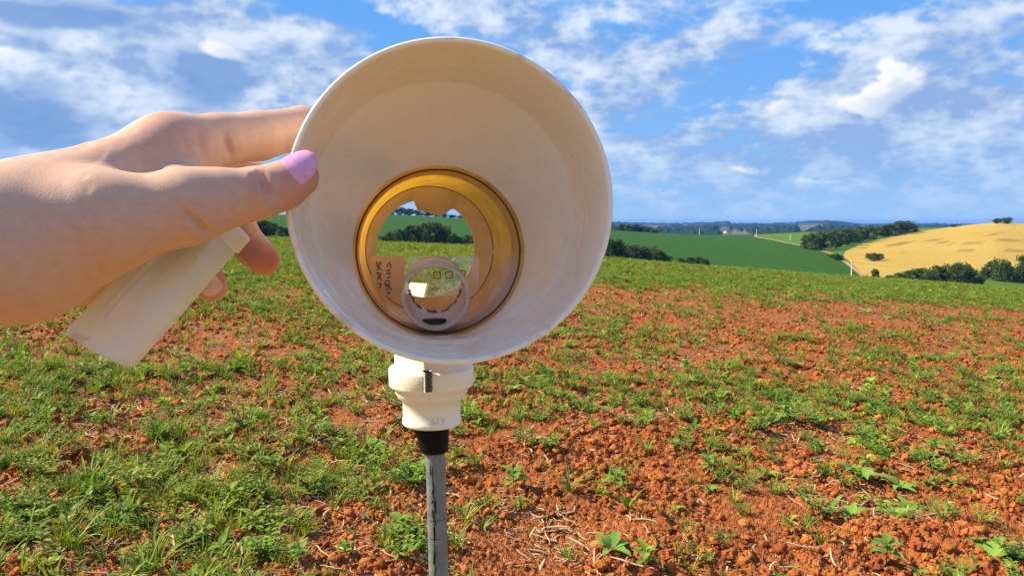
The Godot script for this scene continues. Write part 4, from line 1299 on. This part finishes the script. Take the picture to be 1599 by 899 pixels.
func hand() -> void:
	var palm := []
	palm.append_array(chain([[-330, 455, 0.235, 150], [-120, 398, 0.262, 117], [20, 379, 0.285, 110]]))
	palm.append(capsule([20, 379, 0.285, 110], [90, 354, 0.298, 96]))
	palm.append(capsule([80, 345, 0.30, 96], [262, 237, 0.336, 47]))
	palm.append(capsule([80, 352, 0.31, 90], [262, 258, 0.360, 48]))
	palm.append(capsule([80, 366, 0.322, 80], [245, 310, 0.376, 46]))
	var heel := [capsule([30, 396, 0.312, 78], [110, 418, 0.350, 58]), capsule([110, 418, 0.350, 58], [215, 430, 0.392, 52]), capsule([215, 432, 0.392, 54], [240, 372, 0.392, 44])]
	palm.append(capsule([40, 384, 0.285, 106], [150, 350, 0.288, 73]))
	palm.append(capsule([150, 350, 0.288, 73], [288, 324, 0.301, 53]))
	palm.append(capsule([255, 275, 0.335, 42], [290, 305, 0.315, 38]))
	groups_ = [palm, heel,
		chain([[288, 322, 0.301, 54], [345, 310, 0.309, 46], [404, 301, 0.316, 40], [440, 290, 0.321, 36], [464, 276, 0.3235, 33]]),
		chain([[262, 236, 0.336, 50], [340, 218, 0.356, 40], [402, 212, 0.374, 37], [472, 199, 0.398, 32], [520, 204, 0.422, 28]]),
		chain([[262, 262, 0.360, 48], [330, 272, 0.385, 36], [388, 285, 0.404, 34], [445, 292, 0.425, 29]]),
		chain([[245, 310, 0.376, 44], [320, 325, 0.402, 33], [368, 352, 0.408, 28], [392, 388, 0.398, 26], [411, 405, 0.386, 25]]),
		chain([[235, 372, 0.386, 42], [285, 388, 0.402, 29], [304, 404, 0.392, 27], [314, 422, 0.381, 26], [328, 446, 0.382, 25]])]
	var lo := Vector3(9, 9, 9)
	var hi := -lo
	for g in groups_:
		for c in g:
			for e in [[c.a, c.r0], [c.a + c.ab, c.r1]]:
				lo = lo.min(e[0] - Vector3.ONE * (e[1] + 0.004)); hi = hi.max(e[0] + Vector3.ONE * (e[1] + 0.004))
	var mb := net(0.00095, lo, hi)
	tube(mb, [cp(-290, 444, 0.2405), cp(-600, 530, 0.226), cp(-1000, 650, 0.21), cp(-1800, 900, 0.185)], [148 * 0.2405 / F, 0.0315, 0.034, 0.037], 28)
	# relax a little
	for pass_ in 2:
		var sum := PackedVector3Array()
		var cnt := PackedInt32Array()
		sum.resize(mb.v.size()); cnt.resize(mb.v.size())
		for i in range(0, mb.ix.size(), 3):
			var a := mb.ix[i]
			var b := mb.ix[i + 1]
			var c := mb.ix[i + 2]
			sum[a] += mb.v[b] + mb.v[c]; sum[b] += mb.v[a] + mb.v[c]; sum[c] += mb.v[a] + mb.v[b]
			cnt[a] += 2; cnt[b] += 2; cnt[c] += 2
		for i in mb.v.size():
			if cnt[i]: mb.v[i] = mb.v[i].lerp(sum[i] / cnt[i], 0.5)
	# creases: [from, to, width, depth] in millimetres, on the side towards the camera
	var folds := []
	for f in [[[400, 262, 0.306], [418, 304, 0.304], 1.35, 2.3], [[410, 264, 0.306], [426, 312, 0.304], 1.35, 2.1], [[392, 268, 0.305], [400, 292, 0.303], 1.3, 1.5], [[424, 262, 0.307], [434, 282, 0.306], 1.1, 0.6], [[284, 326, 0.284], [322, 360, 0.297], 1.8, 2.0], [[300, 348, 0.290], [332, 364, 0.300], 1.8, 1.2], [[308, 208, 0.336], [315, 250, 0.336], 1.6, 3.0], [[350, 204, 0.342], [360, 248, 0.343], 1.6, 1.9], [[294, 232, 0.322], [300, 258, 0.318], 1.8, 0.9], [[106, 398, 0.262], [146, 428, 0.270], 2.0, 1.6], [[130, 396, 0.264], [186, 424, 0.274], 1.8, 1.2], [[76, 380, 0.252], [92, 440, 0.260], 2.8, 1.0], [[402, 188, 0.350], [410, 226, 0.350], 1.6, 0.5]]:
		folds.append([cp(f[0][0], f[0][1], f[0][2]), cp(f[1][0], f[1][1], f[1][2]), f[2] * 0.001, f[3] * 0.001])
	var nrm := PackedVector3Array()
	nrm.resize(mb.v.size())
	for i in range(0, mb.ix.size(), 3):
		var q := (mb.v[mb.ix[i + 2]] - mb.v[mb.ix[i]]).cross(mb.v[mb.ix[i + 1]] - mb.v[mb.ix[i]])
		for k in 3: nrm[mb.ix[i + k]] += q
	var tips := [[cp(470, 278, 0.318), 0.014, 0.55], [cp(420, 410, 0.38), 0.016, 0.9], [cp(325, 446, 0.372), 0.012, 0.8], [cp(402, 285, 0.305), 0.010, 0.3], [cp(262, 205, 0.322), 0.016, 0.25]]
	for i in mb.v.size():
		var p := mb.v[i]
		var dv := 0.0
		for f in folds:
			# folds are matched along the sight line, so their depth need not be exact
			var ab: Vector3 = f[1] - f[0]
			var t := clampf((p - f[0]).dot(ab) / ab.length_squared(), -0.2, 1.2)
			var o: Vector3 = p - (f[0] + ab * t)
			var sight: Vector3 = (f[0] - EYE).normalized()
			var dep := o.dot(sight)
			if absf(dep) > 0.022: continue
			var q = (o - sight * dep).length() / f[2]
			if q < 3.0: dv += f[3] * 1.2 * exp(-q * q) * clampf(1.2 - absf(t - 0.5) * 1.6, 0.0, 1.0)
		mb.v[i] = p - nrm[i].normalized() * dv * (1.0 if nrm[i].dot(p - EYE) < 0.0 else 0.0)
		var red := 0.0
		for t in tips: red = maxf(red, t[2] * exp(-pow(p.distance_to(t[0]) / t[1], 2)))
		red += 0.22 * n_fine.get_noise_3dv(p * 1.2) + 0.16 * n_fine.get_noise_3dv(p * 5.0)
		mb.c[i] = Color(0.59, 0.365, 0.265).lerp(Color(0.53, 0.195, 0.15), clampf(red, 0.0, 1.0))
	var base := cp(20, 386, 0.285)
	var o := thing("person", base, "left hand and forearm of a person gripping the trap's rim, thumb with pink nail polish", "person")
	obj("hand_and_forearm", mb.mesh(base), M.skin, o)
	nail(o, base, cp(440, 290, 0.321), cp(464, 276, 0.3235), 33 * 0.3235 / F, cb * Vector3(-0.05, 0.42, 0.9), 0.0195, 0.0105, 64.0, M.nail, "thumb_nail")
	nail(o, base, cp(314, 422, 0.381), cp(328, 446, 0.382), 25 * 0.382 / F, cb * Vector3(0.42, -0.1, 0.9), 0.0050, 0.0058, 38.0, M.bare_nail, "little_finger_nail")

func nail(parent: Node, base: Vector3, a: Vector3, b: Vector3, r: float, face: Vector3, back: float, ahead: float, half: float, m: Material, called: String) -> void:
	var ax := (b - a).normalized()
	var up := (face - ax * face.dot(ax)).normalized()
	var side := ax.cross(up)
	var mb := MB.new()
	var rows := 26
	var cols := 20
	for layer in 2:
		var lift := 0.0009 if layer == 0 else -0.0004
		for j in rows + 1:
			var t := float(j) / rows
			var s := lerpf(-back, ahead, t)
			var round_ := sqrt(maxf(0.0, 1.0 - pow(absf(t * 2.0 - 1.0), 2.3 if t < 0.5 else 3.0)))
			for i in cols + 1:
				var k := float(i) / cols * 2.0 - 1.0
				var th := deg_to_rad(half) * k * (0.05 + 0.95 * round_)
				var rr := (r + lift) * (1.0 - 0.035 * k * k) - (0.0 if s < 0.0 else s * s * 14.0)
				if t == 0.0 or t == 1.0 or absf(k) == 1.0: rr -= 0.0004 if layer == 0 else 0.0
				mb.add(b + ax * s + (up * cos(th) + side * sin(th)) * rr)
	var n := (rows + 1) * (cols + 1)
	for j in rows:
		for i in cols:
			var q := j * (cols + 1) + i
			mb.quad(q, q + 1, q + cols + 2, q + cols + 1)
			mb.quad(n + q, n + q + cols + 1, n + q + cols + 2, n + q + 1)
	obj(called, mb.mesh(base), m, parent)
